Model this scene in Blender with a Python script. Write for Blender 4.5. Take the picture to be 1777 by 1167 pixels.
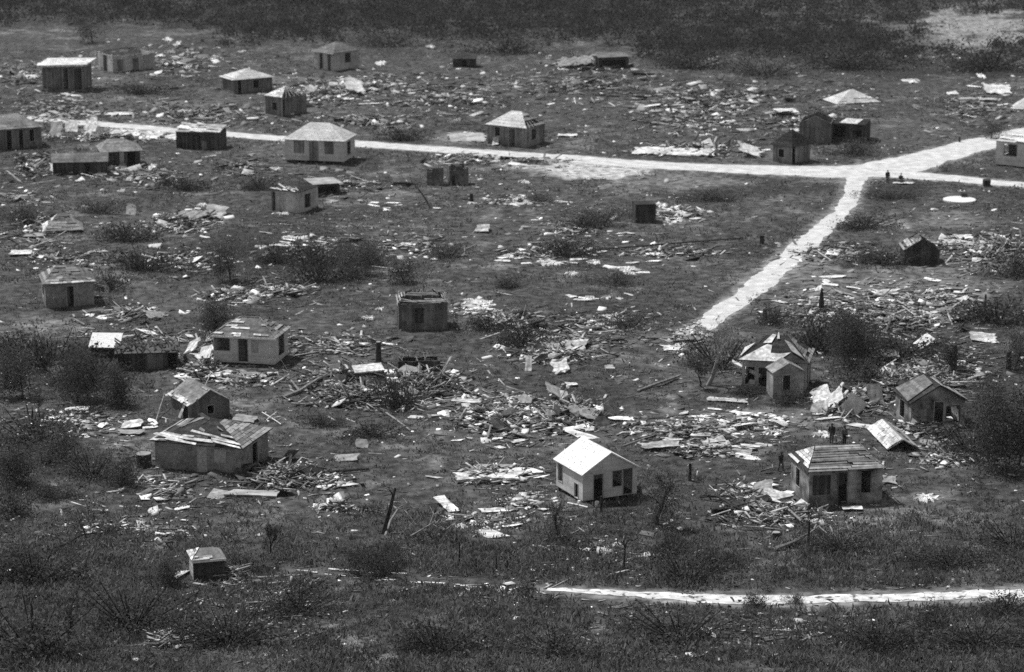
import bpy, math, random
import numpy as np
from mathutils import Vector, Matrix, noise as mnoise
R = math.radians
random.seed(7); rng = np.random.default_rng(11)
for o in list(bpy.data.objects): bpy.data.objects.remove(o)
S = bpy.context.scene; COL = S.collection

# ---------------------------------------------------------------- camera, sky, sun, exposure
PH_W, PH_H, FPX, PITCH, CAM_H = 1777.0, 1167.0, 4464.0, R(14.0), 60.0
cd = bpy.data.cameras.new('camera'); cam = bpy.data.objects.new('camera', cd); COL.objects.link(cam)
cd.sensor_width = 36; cd.lens = FPX / PH_W * 36; cd.clip_start = 1; cd.clip_end = 20000
cam.location = (0, 0, CAM_H); cam.rotation_euler = (R(90) - PITCH, 0, 0)
S.camera = cam
cd.dof.use_dof = True; cd.dof.focus_distance = 172; cd.dof.aperture_fstop = 0.45   # sharp in front, softening with distance
SUN_EL = R(60); SUN_DIR = Vector((-0.80, 0.60, 0)).normalized()      # towards the sun, on plan
w = bpy.data.worlds.new('World'); S.world = w; w.use_nodes = True
nt = w.node_tree; bg = nt.nodes['Background']
sky = nt.nodes.new('ShaderNodeTexSky'); sky.sky_type = 'NISHITA'; sky.sun_disc = False
sky.sun_elevation = SUN_EL; sky.sun_rotation = math.atan2(SUN_DIR.x, SUN_DIR.y)
bw = nt.nodes.new('ShaderNodeRGBToBW')                               # black and white film
nt.links.new(sky.outputs[0], bw.inputs[0]); nt.links.new(bw.outputs[0], bg.inputs[0])
bg.inputs[1].default_value = 0.112
ld = bpy.data.lights.new('sun', 'SUN'); ld.energy = 4.3; ld.angle = R(0.5); ld.color = (1, 1, 1)
lo = bpy.data.objects.new('sun', ld); COL.objects.link(lo)
tos = Vector((SUN_DIR.x * math.cos(SUN_EL), SUN_DIR.y * math.cos(SUN_EL), math.sin(SUN_EL)))
lo.rotation_euler = tos.to_track_quat('Z', 'Y').to_euler(); lo.location = (0, 200, 120)
S.view_settings.view_transform = 'Standard'; S.view_settings.look = 'None'
S.view_settings.exposure = 0.04; S.view_settings.gamma = 1.0
S.render.filter_size = 1.6
S.cycles.use_denoising = False                                         # keep the grain, as on fast film
S.cycles.use_adaptive_sampling = True; S.cycles.adaptive_threshold = 0.02; S.cycles.adaptive_min_samples = 8; S.cycles.sampling_pattern = 'TABULATED_SOBOL'

# ---------------------------------------------------------------- pixel <-> ground
def G(px, py, z=0.0):
    u = px - PH_W / 2; v = py - PH_H / 2
    dz = -(FPX * math.sin(PITCH) + v * math.cos(PITCH)); dy = FPX * math.cos(PITCH) - v * math.sin(PITCH)
    t = (z - CAM_H) / dz
    return u * t, dy * t
def SC(py): return math.cos(PITCH) * (py - (PH_H / 2 - FPX * math.tan(PITCH))) / CAM_H      # px per metre
def EL(py): return PITCH + math.atan((py - PH_H / 2) / FPX)
def HM(hpx, py): return hpx / (SC(py) * math.cos(EL(py)))               # upright height
def DM(dpx, py): return dpx / (SC(py) * math.sin(EL(py)))               # depth on the ground
def G_np(px, py):
    u = px - PH_W / 2; v = py - PH_H / 2
    t = CAM_H / (FPX * math.sin(PITCH) + v * math.cos(PITCH))
    return u * t, (FPX * math.cos(PITCH) - v * math.sin(PITCH)) * t
def P_np(x, y):                                                          # ground -> pixel
    c, s = math.cos(PITCH), math.sin(PITCH)
    d = y * c + CAM_H * s; v = -y * s + CAM_H * c
    return PH_W / 2 + FPX * x / d, PH_H / 2 + FPX * v / d

# ---------------------------------------------------------------- terrain functions
LAT = rng.random((256, 256))
def vnoise(x, y, s, ox=0.0):
    x = np.asarray(x, float) / s + ox; y = np.asarray(y, float) / s + ox * 1.7
    xi = np.floor(x).astype(int); yi = np.floor(y).astype(int); fx = x - xi; fy = y - yi
    fx = fx * fx * (3 - 2 * fx); fy = fy * fy * (3 - 2 * fy)
    a = LAT[xi % 256, yi % 256]; b = LAT[(xi + 1) % 256, yi % 256]; c = LAT[xi % 256, (yi + 1) % 256]; d = LAT[(xi + 1) % 256, (yi + 1) % 256]
    return (a * (1 - fx) + b * fx) * (1 - fy) + (c * (1 - fx) + d * fx) * fy
ROADS = {   # px centre line and width in metres
 'main_road': [(40,205,3.0),(130,212,3.4),(250,222,3.6),(330,229,3.4),(430,236,3.4),(520,243,3.8),(620,250,4.2),(740,258,4.5),(860,267,4.4),(1000,277,4.8),(1130,287,5.0),(1260,293,5.6),(1380,297,7.0),(1450,299,8.5),(1520,297,9),(1580,283,7.6),(1650,263,6.4),(1730,243,5.6),(1790,228,5.2),(1900,205,5)],
 'east_road': [(1490,302,3.5),(1540,303,4.4),(1600,306,4.8),(1660,311,4.2),(1720,317,3.7),(1800,323,3.5),(1900,332,3.5)],
 'side_road': [(1486,306,3.0),(1482,322,2.0),(1476,345,2.0),(1462,368,2.3),(1430,395,2.6),(1390,430,2.8),(1350,465,2.9),(1310,500,2.8),(1270,530,2.6),(1235,556,2.2),(1210,575,1.9),(1190,591,1.3),(1170,608,.5)],
 'footpath': [(950,1023,.18),(985,1026,.4),(1000,1027,0.6),(1020,1028,0.8),(1100,1033,1.2),(1200,1039,1.5),(1300,1041,1.9),(1400,1042,1.7),(1500,1040,1.6),(1600,1037,1.7),(1700,1034,1.9),(1800,1030,2.0),(1950,1022,2.0)],
}
ROADW = {}
for k, pts in ROADS.items():
    P = np.array([G(p[0], p[1]) + (p[2],) for p in pts])
    seg = np.linalg.norm(np.diff(P[:, :2], axis=0), axis=1); t = np.concatenate([[0], np.cumsum(seg)])
    n = int(t[-1] / 0.3) + 2; tt = np.linspace(0, t[-1], n)
    ROADW[k] = np.stack([np.interp(tt, t, P[:, i]) for i in range(3)], 1)
    for _ in range(6):                                                   # soften the kinks
        ROADW[k][1:-1] = (ROADW[k][:-2] + 2 * ROADW[k][1:-1] + ROADW[k][2:]) / 4
ALLR = np.concatenate([r[::4] for r in ROADW.values()])
def road_fac(x, y):                                                      # 0 on a road, 1 well away
    x = np.asarray(x, float).ravel(); y = np.asarray(y, float).ravel(); out = np.full(x.shape, 1e9)
    for r in ALLR: out = np.minimum(out, np.hypot(x - r[0], y - r[1]) - r[2] / 2)
    return np.clip((out - 0.6) / 2.0, 0, 1)
def height_raw(x, y):
    return 0.22 * (vnoise(x, y, 14) - .5) + 0.22 * (vnoise(x, y, 4.5, 3.1) - .5) + 0.16 * (vnoise(x, y, 1.7, 7.7) - .5) + .10 * (vnoise(x, y, .8, 5.3) - .5)
def gz(x, y):
    k = min(1.0, max(0.0, (float(np.min(np.hypot(ALLR[:, 0] - x, ALLR[:, 1] - y) - ALLR[:, 2] / 2)) - .6) / 2))
    return float(height_raw(x, y)[()]) * k

# ---------------------------------------------------------------- materials (grey values: the photograph is black and white)
MATS = {}
def M(name, lo, hi, scale=2.0, stretch=(1, 1, 1), detail=6, rough=.92, island=0.0, obj=0.0, lines=None, specks=None, bump=0.0, attr=None, spec=.15, stain=0.0, leafy=0.0, ipow=0.0, grime=0.0):
    if name in MATS: return MATS[name]
    m = bpy.data.materials.new(name); m.use_nodes = True; t = m.node_tree; N = t.nodes; L = t.links
    b = N['Principled BSDF']; b.inputs['Roughness'].default_value = rough
    b.inputs['Specular IOR Level'].default_value = spec
    tc = N.new('ShaderNodeTexCoord'); mp = N.new('ShaderNodeMapping'); mp.inputs['Scale'].default_value = stretch
    L.new(tc.outputs['Object'], mp.inputs[0])
    def math_(op, a, c):
        q = N.new('ShaderNodeMath'); q.operation = op
        for i, s in enumerate((a, c)):
            if isinstance(s, (int, float)): q.inputs[i].default_value = s
            else: L.new(s, q.inputs[i])
        return q.outputs[0]
    def rng_(s, a, c, d, e):
        q = N.new('ShaderNodeMapRange'); L.new(s, q.inputs[0])
        for i, v in enumerate((a, c, d, e)): q.inputs[i + 1].default_value = v
        return q.outputs[0]
    def noise_(sc, dt, vec=mp.outputs[0]):
        q = N.new('ShaderNodeTexNoise'); q.inputs['Scale'].default_value = sc; q.inputs['Detail'].default_value = dt; L.new(vec, q.inputs['Vector'])
        return q.outputs['Fac']
    n1 = noise_(scale, detail)
    val = rng_(n1, .32, .68, lo, hi)
    if stain:                                                            # weathering patches with a shape of their own
        val = math_('MULTIPLY', val, rng_(noise_(.55, 5, tc.outputs['Object']), .38, .62, 1 - stain, 1 + stain * .35))
    if specks:                                                           # dark missing bits
        val = math_('MULTIPLY', val, rng_(noise_(specks[0], 3), specks[1], specks[1] + .06, 1, specks[2]))
    if lines:                                                            # (axis, per metre, amount): boards, courses, corrugation
        sx = N.new('ShaderNodeSeparateXYZ'); L.new(tc.outputs['Object'], sx.inputs[0])
        ax = math_('ADD', sx.outputs[0], sx.outputs[1]) if lines[0] == 'XY' else sx.outputs['XYZ'.index(lines[0])]
        fr = math_('MULTIPLY', ax, lines[1])
        wob = math_('ADD', fr, math_('MULTIPLY', noise_(1.5, 2, tc.outputs['Object']), .25))
        fl = math_('FLOOR', wob, 0); wn = N.new('ShaderNodeTexWhiteNoise'); wn.noise_dimensions = '1D'; L.new(fl, wn.inputs['W'])
        val = math_('MULTIPLY', val, rng_(wn.outputs['Value'], 0, 1, 1 - lines[2], 1 + lines[2] * .6))
        val = math_('MULTIPLY', val, rng_(math_('FRACT', wob, 0), 0, .14, 1 - lines[2] * .9, 1))
    if grime:
        val = math_('MULTIPLY', val, rng_(noise_(3.2, 8, tc.outputs['Object']), .40, .62, 1 - grime, 1))
    if ipow:
        g = N.new('ShaderNodeNewGeometry'); val = math_('MULTIPLY', val, rng_(math_('POWER', g.outputs['Random Per Island'], ipow), 0, 1, .28, 2.6))
    if island:
        g = N.new('ShaderNodeNewGeometry'); val = math_('MULTIPLY', val, rng_(g.outputs['Random Per Island'], 0, 1, 1 - island, 1 + island))
    if obj:
        oi = N.new('ShaderNodeObjectInfo'); val = math_('MULTIPLY', val, rng_(oi.outputs['Random'], 0, 1, 1 - obj, 1 + obj))
    if attr:
        at = N.new('ShaderNodeAttribute'); at.attribute_name = attr; val = math_('MULTIPLY', val, at.outputs['Fac'])
    L.new(val, b.inputs['Base Color'])
    if bump:
        bp = N.new('ShaderNodeBump'); bp.inputs['Strength'].default_value = bump; bp.inputs['Distance'].default_value = .08
        L.new(noise_(scale * 4, 4), bp.inputs['Height']); L.new(bp.outputs[0], b.inputs['Normal'])
    if leafy:                                                            # thin leaves let light through
        tl = N.new('ShaderNodeBsdfTranslucent'); mx = N.new('ShaderNodeMixShader'); mx.inputs[0].default_value = leafy
        L.new(val, tl.inputs['Color']); L.new(b.outputs[0], mx.inputs[1]); L.new(tl.outputs[0], mx.inputs[2]); L.new(mx.outputs[0], N['Material Output'].inputs[0])
    MATS[name] = m; return m
m_ground = M('ground', .40, 1.80, 1.1, detail=12, attr='tone', bump=.6)
m_road = M('coral_road', .44, .66, .8, detail=14, stain=.10)
m_path = M('coral_path', .40, .80, 1.2, detail=12, specks=(1.6, .57, .22))
m_white = M('white_paint', .52, .66, 1.5, lines=('Z', 5, .10), stain=.12)
m_offwhite = M('faded_paint', .40, .58, 1.8, lines=('XY', 4, .16), stain=.25)
m_stainwall = M('stained_wall', .10, .36, 1.3, detail=10, stain=.55)
m_palewall = M('pale_stained_wall', .30, .46, 1.6, stain=.4)
m_greywall = M('grey_boards', .19, .31, 2.0, (1, 1, .3), lines=('XY', 4, .35), stain=.4)
m_midwall = M('weathered_boards', .14, .24, 2.0, (1, 1, .3), lines=('XY', 4, .28), stain=.35)
m_plaster = M('stained_plaster', .20, .30, 2.2, stain=.3, bump=.4)
m_darkwall = M('dark_boards', .05, .105, 2.2, (1, 1, .3), lines=('XY', 4.5, .45), stain=.4)
m_concrete = M('rough_concrete', .12, .22, 2.4, stain=.4, bump=.5)
m_paleconc = M('pale_concrete', .30, .48, 1.6, stain=.3)
m_dark = M('dark_inside', .012, .03, 3)
m_frame = M('pale_trim', .32, .46, 4)
m_fascia = M('white_trim', .6, .78, 4)
m_roofw = M('white_shingle', .72, .84, 2.5, specks=(7, .60, .30), lines=('Y', 3, .06), stain=.1)
m_roofl = M('light_shingle', .42, .76, 5, detail=9, specks=(4, .60, .5), stain=.2, lines=('Z', 6, .15))
m_roofg = M('grey_shingle', .12, .24, 3, detail=8, lines=('Z', 6, .25), stain=.35)
m_roofm = M('mid_shingle', .18, .36, 3, detail=8, lines=('Z', 6, .22), stain=.4)
m_sheath = M('dark_sheathing', .03, .065, 3, detail=8, stain=.4, lines=('Z', 5, .3))
m_bw = M('bleached_boards', .60, .95, 2.5, (1, 1, 1), island=.3, stain=.3, grime=.4)
m_bg = M('grey_roof_boards', .16, .34, 2.5, (1, 1, 1), island=.55)
m_darkroof = M('tarred_roof', .012, .03, 3, lines=('Z', 6, .3))
m_thatch = M('old_thatch', .05, .17, 6, (3, 1, 1), detail=9)
m_plank = M('splintered_wood', .10, .30, 2.0, (1, 5, 5), obj=.85)
m_fragd = M('dark_wall_pieces', .04, .12, 2.0, obj=.7, stain=.4)
m_timber = M('timber_scatter', .12, .27, 2.0, ipow=2.2)
m_litter = M('pale_scatter', .26, .56, .25, detail=3, ipow=1.7)
m_rubble = M('rubble', .22, .50, 3.0, island=.5)
m_sheet = M('sheet_iron', .48, .80, 1.2, (1, 4, 1), lines=('Y', 7, .22), stain=.35, obj=.25, rough=.6, grime=.4)
m_cloth = M('white_cloth', .66, .86, 2.0, stain=.12, obj=.1, grime=.25)
m_bark = M('dark_bark', .025, .06, 3, (1, 1, .3))
m_barkp = M('bleached_bark', .14, .30, 3, (1, 1, .3))
m_leaf = M('dark_leaves', .055, .10, .9, island=.5, leafy=.4)
m_leaf2 = M('dry_leaves', .08, .15, .9, island=.5, leafy=.4)
m_grass = M('rank_grass', .085, .20, .30, detail=8, island=.5, leafy=.4)
m_wood_far = M('far_leaves', .042, .074, .05, detail=8, island=.3, leafy=.35)
m_frag = M('sheet_fragments', .22, .46, 3.0, ipow=2.0)
m_skin = M('skin', .08, .12, 5); m_cloth_d = M('dark_clothes', .02, .04, 5); m_cloth_m = M('grey_clothes', .10, .16, 5)

# ---------------------------------------------------------------- mesh helper
class MB:
    def __init__(s): s.v = []; s.f = []; s.m = []
    def poly(s, pts, mi=0):
        i = len(s.v); s.v += [tuple(p) for p in pts]; s.f.append(tuple(range(i, i + len(pts)))); s.m.append(mi)
    def para(s, o, ex, ey, ez, mi=0):
        o, ex, ey, ez = Vector(o), Vector(ex), Vector(ey), Vector(ez)
        i = len(s.v); s.v += [tuple(p) for p in (o, o+ex, o+ex+ey, o+ey, o+ez, o+ex+ez, o+ex+ey+ez, o+ey+ez)]
        fs = [(0,3,2,1),(4,5,6,7),(0,1,5,4),(1,2,6,5),(2,3,7,6),(3,0,4,7)]
        if ex.cross(ey).dot(ez) < 0: fs = [f[::-1] for f in fs]
        s.f += [tuple(k + i for k in f) for f in fs]; s.m += [mi] * 6
    def box(s, x0, x1, y0, y1, z0, z1, mi=0): s.para((x0, y0, z0), (x1-x0, 0, 0), (0, y1-y0, 0), (0, 0, z1-z0), mi)
    def slab(s, pts, th, mi=0):                                          # polygon thickened downwards along its normal
        P = [Vector(p) for p in pts]; n = Vector((0, 0, 0))
        for a in range(len(P)): n += P[a].cross(P[(a+1) % len(P)])
        n.normalize()
        if n.z < -1e-6: P.reverse(); n = -n
        i = len(s.v); k = len(P); s.v += [tuple(p) for p in P] + [tuple(p - n * th) for p in P]
        s.f.append(tuple(range(i, i+k))); s.f.append(tuple(range(i+2*k-1, i+k-1, -1)))
        for a in range(k): c = (a+1) % k; s.f.append((i+a, i+k+a, i+k+c, i+c))
        s.m += [mi] * (k + 2)
    def tube(s, pts, rad, n=6, mi=0):
        P = [Vector(p) for p in pts]; base = len(s.v)
        for j, p in enumerate(P):
            d = (P[min(j+1, len(P)-1)] - P[max(j-1, 0)])
            d = d.normalized() if d.length > 1e-6 else Vector((0, 0, 1))
            a = d.orthogonal().normalized(); b = d.cross(a)
            for q in range(n):
                t = 2*math.pi*q/n; s.v.append(tuple(p + (a*math.cos(t) + b*math.sin(t)) * rad[j]))
        for j in range(len(P)-1):
            for q in range(n):
                r = (q+1) % n; s.f.append((base+j*n+q, base+j*n+r, base+(j+1)*n+r, base+(j+1)*n+q)); s.m.append(mi)
        s.f.append(tuple(base+q for q in range(n))[::-1]); s.f.append(tuple(base+(len(P)-1)*n+q for q in range(n))); s.m += [mi, mi]
    def mesh(s, name, mats):
        me = bpy.data.meshes.new(name); me.from_pydata(s.v, [], s.f)
        for q in (mats if isinstance(mats, (list, tuple)) else [mats]): me.materials.append(q)
        if any(s.m): me.polygons.foreach_set('material_index', s.m)
        me.update(); return me
    def build(s, name, mats, parent=None, loc=None):
        o = bpy.data.objects.new(name, s.mesh(name, mats)); COL.objects.link(o)
        if parent: o.parent = parent
        if loc: o.location = loc
        return o
def mesh_np(name, V, F, mat):
    me = bpy.data.meshes.new(name); nf, k = F.shape
    me.vertices.add(len(V)); me.vertices.foreach_set('co', np.ascontiguousarray(V, dtype=np.float32).ravel())
    me.loops.add(nf*k); me.loops.foreach_set('vertex_index', F.astype(np.int32).ravel())
    me.polygons.add(nf); me.polygons.foreach_set('loop_start', np.arange(0, nf*k, k, dtype=np.int32))
    me.update(calc_edges=True); me.materials.append(mat); return me
def obj_np(name, V, F, mat, parent=None):
    o = bpy.data.objects.new(name, mesh_np(name, V, F, mat)); COL.objects.link(o)
    if parent: o.parent = parent
    return o
def tag(o, label, cat, group=None, kind=None):
    if label: o['label'] = label
    if cat: o['category'] = cat
    if group: o['group'] = group
    if kind: o['kind'] = kind
    return o
def thing(name, label, cat, loc, rz=0.0, group=None):
    o = bpy.data.objects.new(name, None); COL.objects.link(o); o.location = loc; o.rotation_euler = (0, 0, rz); o.empty_display_size = .3
    return tag(o, label, cat, group)
def copy_tree(o, parent=None):
    c = o.copy(); COL.objects.link(c)
    if parent: c.parent = parent
    for ch in list(o.children): copy_tree(ch, c)
    return c
def bulk_boxes(c, sz, yaw, pit, rol):
    n = len(c); k = np.array([[-1,-1,-1],[1,-1,-1],[1,1,-1],[-1,1,-1],[-1,-1,1],[1,-1,1],[1,1,1],[-1,1,1]]) * .5
    v = k[None] * sz[:, None, :] * (1 + .25 * (rng.random((n, 8, 1)) - .5))
    for ax, an in ((0, rol), (1, pit), (2, yaw)):
        ca, sa = np.cos(an)[:, None], np.sin(an)[:, None]; i, j = [(1, 2), (2, 0), (0, 1)][ax]
        a, b = v[..., i].copy(), v[..., j].copy(); v[..., i] = a*ca - b*sa; v[..., j] = a*sa + b*ca
    v += c[:, None, :]
    q = np.array([(0,3,2,1),(4,5,6,7),(0,1,5,4),(1,2,6,5),(2,3,7,6),(3,0,4,7)])
    F = (q[None] + 8*np.arange(n)[:, None, None]).reshape(-1, 4)
    return v.reshape(-1, 3), F
def bulk_leaves(c, sz, up=0.0, slim=1.0):                                       # small bent leaf-sized quads
    n = len(c); d = rng.normal(size=(n, 3)); d[:, 2] = np.abs(d[:, 2]) + up; d /= np.linalg.norm(d, axis=1, keepdims=True) + 1e-9
    e = rng.normal(size=(n, 3)); e -= d * (e*d).sum(1, keepdims=True); e /= np.linalg.norm(e, axis=1, keepdims=True) + 1e-9
    a = d * sz[:, None] * .5; b = e * sz[:, None] * slim * (.22 + .2*rng.random((n, 1)))
    V = np.stack([c - a, c + b, c + a, c - b], 1).reshape(-1, 3)
    return V, np.arange(4*n).reshape(n, 4)

# ---------------------------------------------------------------- ground
ys = [128.0]
while ys[-1] < 640: ys.append(ys[-1] * 1.0024)
ys = np.array(ys); xs = np.arange(-150, 150.01, .42)
X, Y = np.meshgrid(xs, ys); RF = road_fac(X, Y).reshape(X.shape)
edge = np.clip(np.minimum(np.minimum(X + 150, 150 - X) / 10, np.minimum(Y - 128, (ys[-1] - Y)) / 10), 0, 1)
Z = height_raw(X, Y) * RF * edge
PX, PY = P_np(X, Y)
tone = (.047 + .020 * (vnoise(X, Y, 9, 2.2) - .5) + .018 * (vnoise(X, Y, 3, 9.2) - .5)) * (1 + 1.5 * np.clip(vnoise(X, Y, 2.0, 6.1) * vnoise(X, Y, 7, 8.3) * 2.6 - .75, 0, 1) + .9 * np.clip(vnoise(X, Y, .9, 3.3) * 2 - 1.15, 0, 1))
wob = (vnoise(X, Y, 5, 4.4) - .5) * 1.1 + (vnoise(X, Y, 1.6, 1.4) - .5) * .9
PATCH = [  # pale bare soil, marl and dried mud: px, py, radii, reflectance
 (1010,297,125,19,.42),(1180,318,150,16,.13),(1330,345,110,14,.07),(1690,52,120,40,.24),(1570,62,90,22,.14),(1500,95,60,16,.06),
 (1640,380,75,17,.12),(1600,420,60,12,.10),(1520,500,190,36,.13),(1380,480,90,36,.13),(1660,455,120,22,.11),(1540,545,160,24,.11),
 (800,240,55,12,.15),(980,250,60,12,.06),(900,330,120,30,.06),(1180,385,80,18,.09),(900,400,150,40,.055),(760,430,120,30,.055),
 (930,750,170,46,.075),(850,700,120,40,.065),(1290,735,130,22,.14),(1130,735,130,30,.06),(150,745,130,40,.075),(90,700,110,25,.06),(230,755,70,20,.10),
 (320,640,90,45,.075),(440,640,110,40,.06),(340,520,140,36,.07),(270,395,120,40,.07),(200,175,160,22,.07),(120,130,170,30,.07),(60,60,120,30,.05),
 (620,170,140,40,.065),(380,170,90,22,.07),(760,520,90,26,.075),(600,560,120,30,.06),(560,870,120,30,.055),(860,915,90,30,.065),(900,890,80,24,.08),(1040,970,140,40,.05),
 (1350,270,140,14,.09),(1480,300,110,20,.12),(1650,345,90,18,.05),(60,575,150,14,.065),(260,225,120,18,.12),(560,260,60,16,.07),(500,290,90,16,.07),
 (1420,860,80,36,.075),(1250,640,140,36,.05),(1660,620,120,50,.05),(1400,600,120,30,.05),(1660,760,110,40,.055),(60,880,90,20,.05),(640,1005,110,8,.07),(160,1110,160,60,.045),(1100,1075,120,40,.05),(1500,1100,200,60,.045),
 (1560,230,160,28,.062),(1690,200,100,22,.07),(1240,215,170,45,.055),(1010,185,140,45,.055),(700,130,180,26,.05),(470,270,60,12,.08)]
DARKP = [(700,14,760,54,.02),(1350,70,330,34,.018),(1600,120,260,26,.02),(140,640,150,50,.02),(80,790,110,70,.022),(460,450,170,60,.026),(1500,585,110,45,.018),(1720,720,90,120,.017),(90,1080,230,110,.022),
 (1560,330,90,14,.026),(1290,330,120,12,.028)]
for (a, b, ra, rb, t) in PATCH:
    d = np.hypot((PX - a) / ra, (PY - b) / rb) + wob * .75
    k = np.clip((1.0 - d) / .35, 0, 1) * .85; tone = tone * (1 - k) + np.maximum(t, tone) * k
for (a, b, ra, rb, t) in DARKP:
    d = np.hypot((PX - a) / ra, (PY - b) / rb) + wob * .6
    k = np.clip((1.0 - d) / .5, 0, 1) * .8; tone = tone * (1 - k) + np.minimum(t, tone) * k
rd = np.full(X.size, 9.0); near = np.flatnonzero(RF.ravel() < 1)          # gravel thrown onto the verges
for r in ALLR: rd[near] = np.minimum(rd[near], np.hypot(X.ravel()[near]-r[0], Y.ravel()[near]-r[1]) - r[2]/2)
k = np.clip(1 - rd.reshape(X.shape)/1.3, 0, 1)**1.5 * np.clip(vnoise(X, Y, .8, 2.9)*1.5 - .1, 0, 1); tone = tone*(1-k) + .26*k
tone = np.clip(tone, .012, .4)
nr, nc = X.shape; idx = np.arange(nr*nc).reshape(nr, nc)
F = np.stack([idx[:-1, :-1], idx[:-1, 1:], idx[1:, 1:], idx[1:, :-1]], -1).reshape(-1, 4)
V = np.stack([X, Y, Z], -1).reshape(-1, 3)
B = 9000.0; y0, y1 = ys[0], ys[-1]; q = len(V)                           # the same sheet on to the horizon
V = np.vstack([V, [(-B,-B,0),(B,-B,0),(B,y0,0),(-B,y0,0),(-150,y0,0),(150,y0,0),(-B,y1,0),(B,y1,0),(-150,y1,0),(150,y1,0),(-B,B,0),(B,B,0)]])
F = np.vstack([F, np.array([(0,1,2,3),(3,4,8,6),(5,2,7,9),(6,7,11,10)]) + q])
g = obj_np('ground', V, F, m_ground); tag(g, None, None, kind='structure')
at = g.data.attributes.new('tone', 'FLOAT', 'POINT'); at.data.foreach_set('value', np.concatenate([tone.ravel(), np.full(12, .025)]).astype(np.float32))
g.data.polygons.foreach_set('use_smooth', np.ones(len(g.data.polygons), dtype=bool))

for li, (nm, P) in enumerate(ROADW.items()):
    T = np.gradient(P[:, :2], axis=0); T /= np.linalg.norm(T, axis=1, keepdims=True) + 1e-9; Nn = np.stack([-T[:, 1], T[:, 0]], 1)
    V = []; cuts = np.array([-1, -.6, -.2, .2, .6, 1.0]); n = len(P)
    for j in range(n):
        jl, jr = [(random.random()-.5)*.10 + (vnoise(j*.3, q_+li*50, 1.2)[()] - .5)*.45 + (vnoise(j*.3, q_+li*50, 4, 1)[()] - .5)*.7 for q_ in (0, 900)]
        wl = P[j, 2]/2 * (1 if nm == 'main_road' else 1); f = .9 if nm == 'footpath' else 1
        for c in cuts:
            o = c * (wl + f*(jl if c < 0 else jr) * abs(c))
            V.append((P[j, 0] + Nn[j, 0]*o, P[j, 1] + Nn[j, 1]*o, .012 + .006*li + .03*(1-abs(c)) ))
    k = len(cuts); F = [(j*k+i, (j+1)*k+i, (j+1)*k+i+1, j*k+i+1) for j in range(n-1) for i in range(k-1)]
    o = obj_np(nm, np.array(V), np.array(F)[:, ::-1], m_path if nm == 'footpath' else m_road); tag(o, None, None, kind='structure')
for pts in ([(515,991),(600,1000),(700,1009),(760,1014),(850,1022),(905,1026)], [(570,986),(650,992),(720,997)]):   # wheel tracks
    P = [G(*p) for p in pts]; mb = MB()
    for (a, b) in zip(P[:-1], P[1:]):
        d = Vector((b[0]-a[0], b[1]-a[1])); n = int(d.length/.5)
        for i in range(n):
            if random.random() < .3: continue
            t0, t1 = i/n, (i+.9+random.random()*.1)/n; wd = random.uniform(.05, .15)
            z0 = max(gz(a[0]+d.x*t, a[1]+d.y*t) for t in (t0, (t0+t1)/2, t1)) + .012
            mb.poly([(a[0]+d.x*t0, a[1]+d.y*t0-wd, z0), (a[0]+d.x*t1, a[1]+d.y*t1-wd, z0), (a[0]+d.x*t1, a[1]+d.y*t1+wd, z0), (a[0]+d.x*t0, a[1]+d.y*t0+wd, z0)])
    tag(mb.build('wheel_track', m_path), None, None, kind='structure')

# ---------------------------------------------------------------- houses
def lerp(a, b, t): return Vector(a) * (1-t) + Vector(b) * t
def board_rows(mb, P, n, miss, gap=.12, mi=0, lift=.06, t0=0.0, t1=1.0, seg=2.2, th=.03, wild=0.0, rnd=random):
    """rows of boards over the plane P = (bottom left, bottom right, top right, top left)"""
    n_ = (P[1]-P[0]).cross(P[3]-P[0]).normalized()
    if n_.z < 0: n_ = -n_
    for i in range(n):
        a = t0 + (t1-t0)*i/n; b = t0 + (t1-t0)*(i+1-gap)/n
        A0, A1, B0, B1 = lerp(P[0], P[3], a), lerp(P[1], P[2], a), lerp(P[0], P[3], b), lerp(P[1], P[2], b)
        ln = (A1-A0).length; u = 0.0
        while u < 1 and ln > .05:
            e = min(1, u + rnd.uniform(.5, 1.5)*seg/ln)
            if rnd.random() > miss:
                l1 = lift + rnd.random()*.05 + (rnd.random()*wild if wild else 0); l2 = lift + rnd.random()*.05
                sk = rnd.uniform(-wild, wild) if wild else 0
                pts = [lerp(A0, A1, u)+n_*l1, lerp(A0, A1, e-.01)+n_*l2+(B0-A0)*sk, lerp(B0, B1, e-.01)+n_*l2+(B0-A0)*sk, lerp(B0, B1, u)+n_*l1]
                if (pts[0]-pts[1]).length > .03: mb.slab(pts, th, mi)
            u = e
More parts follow.
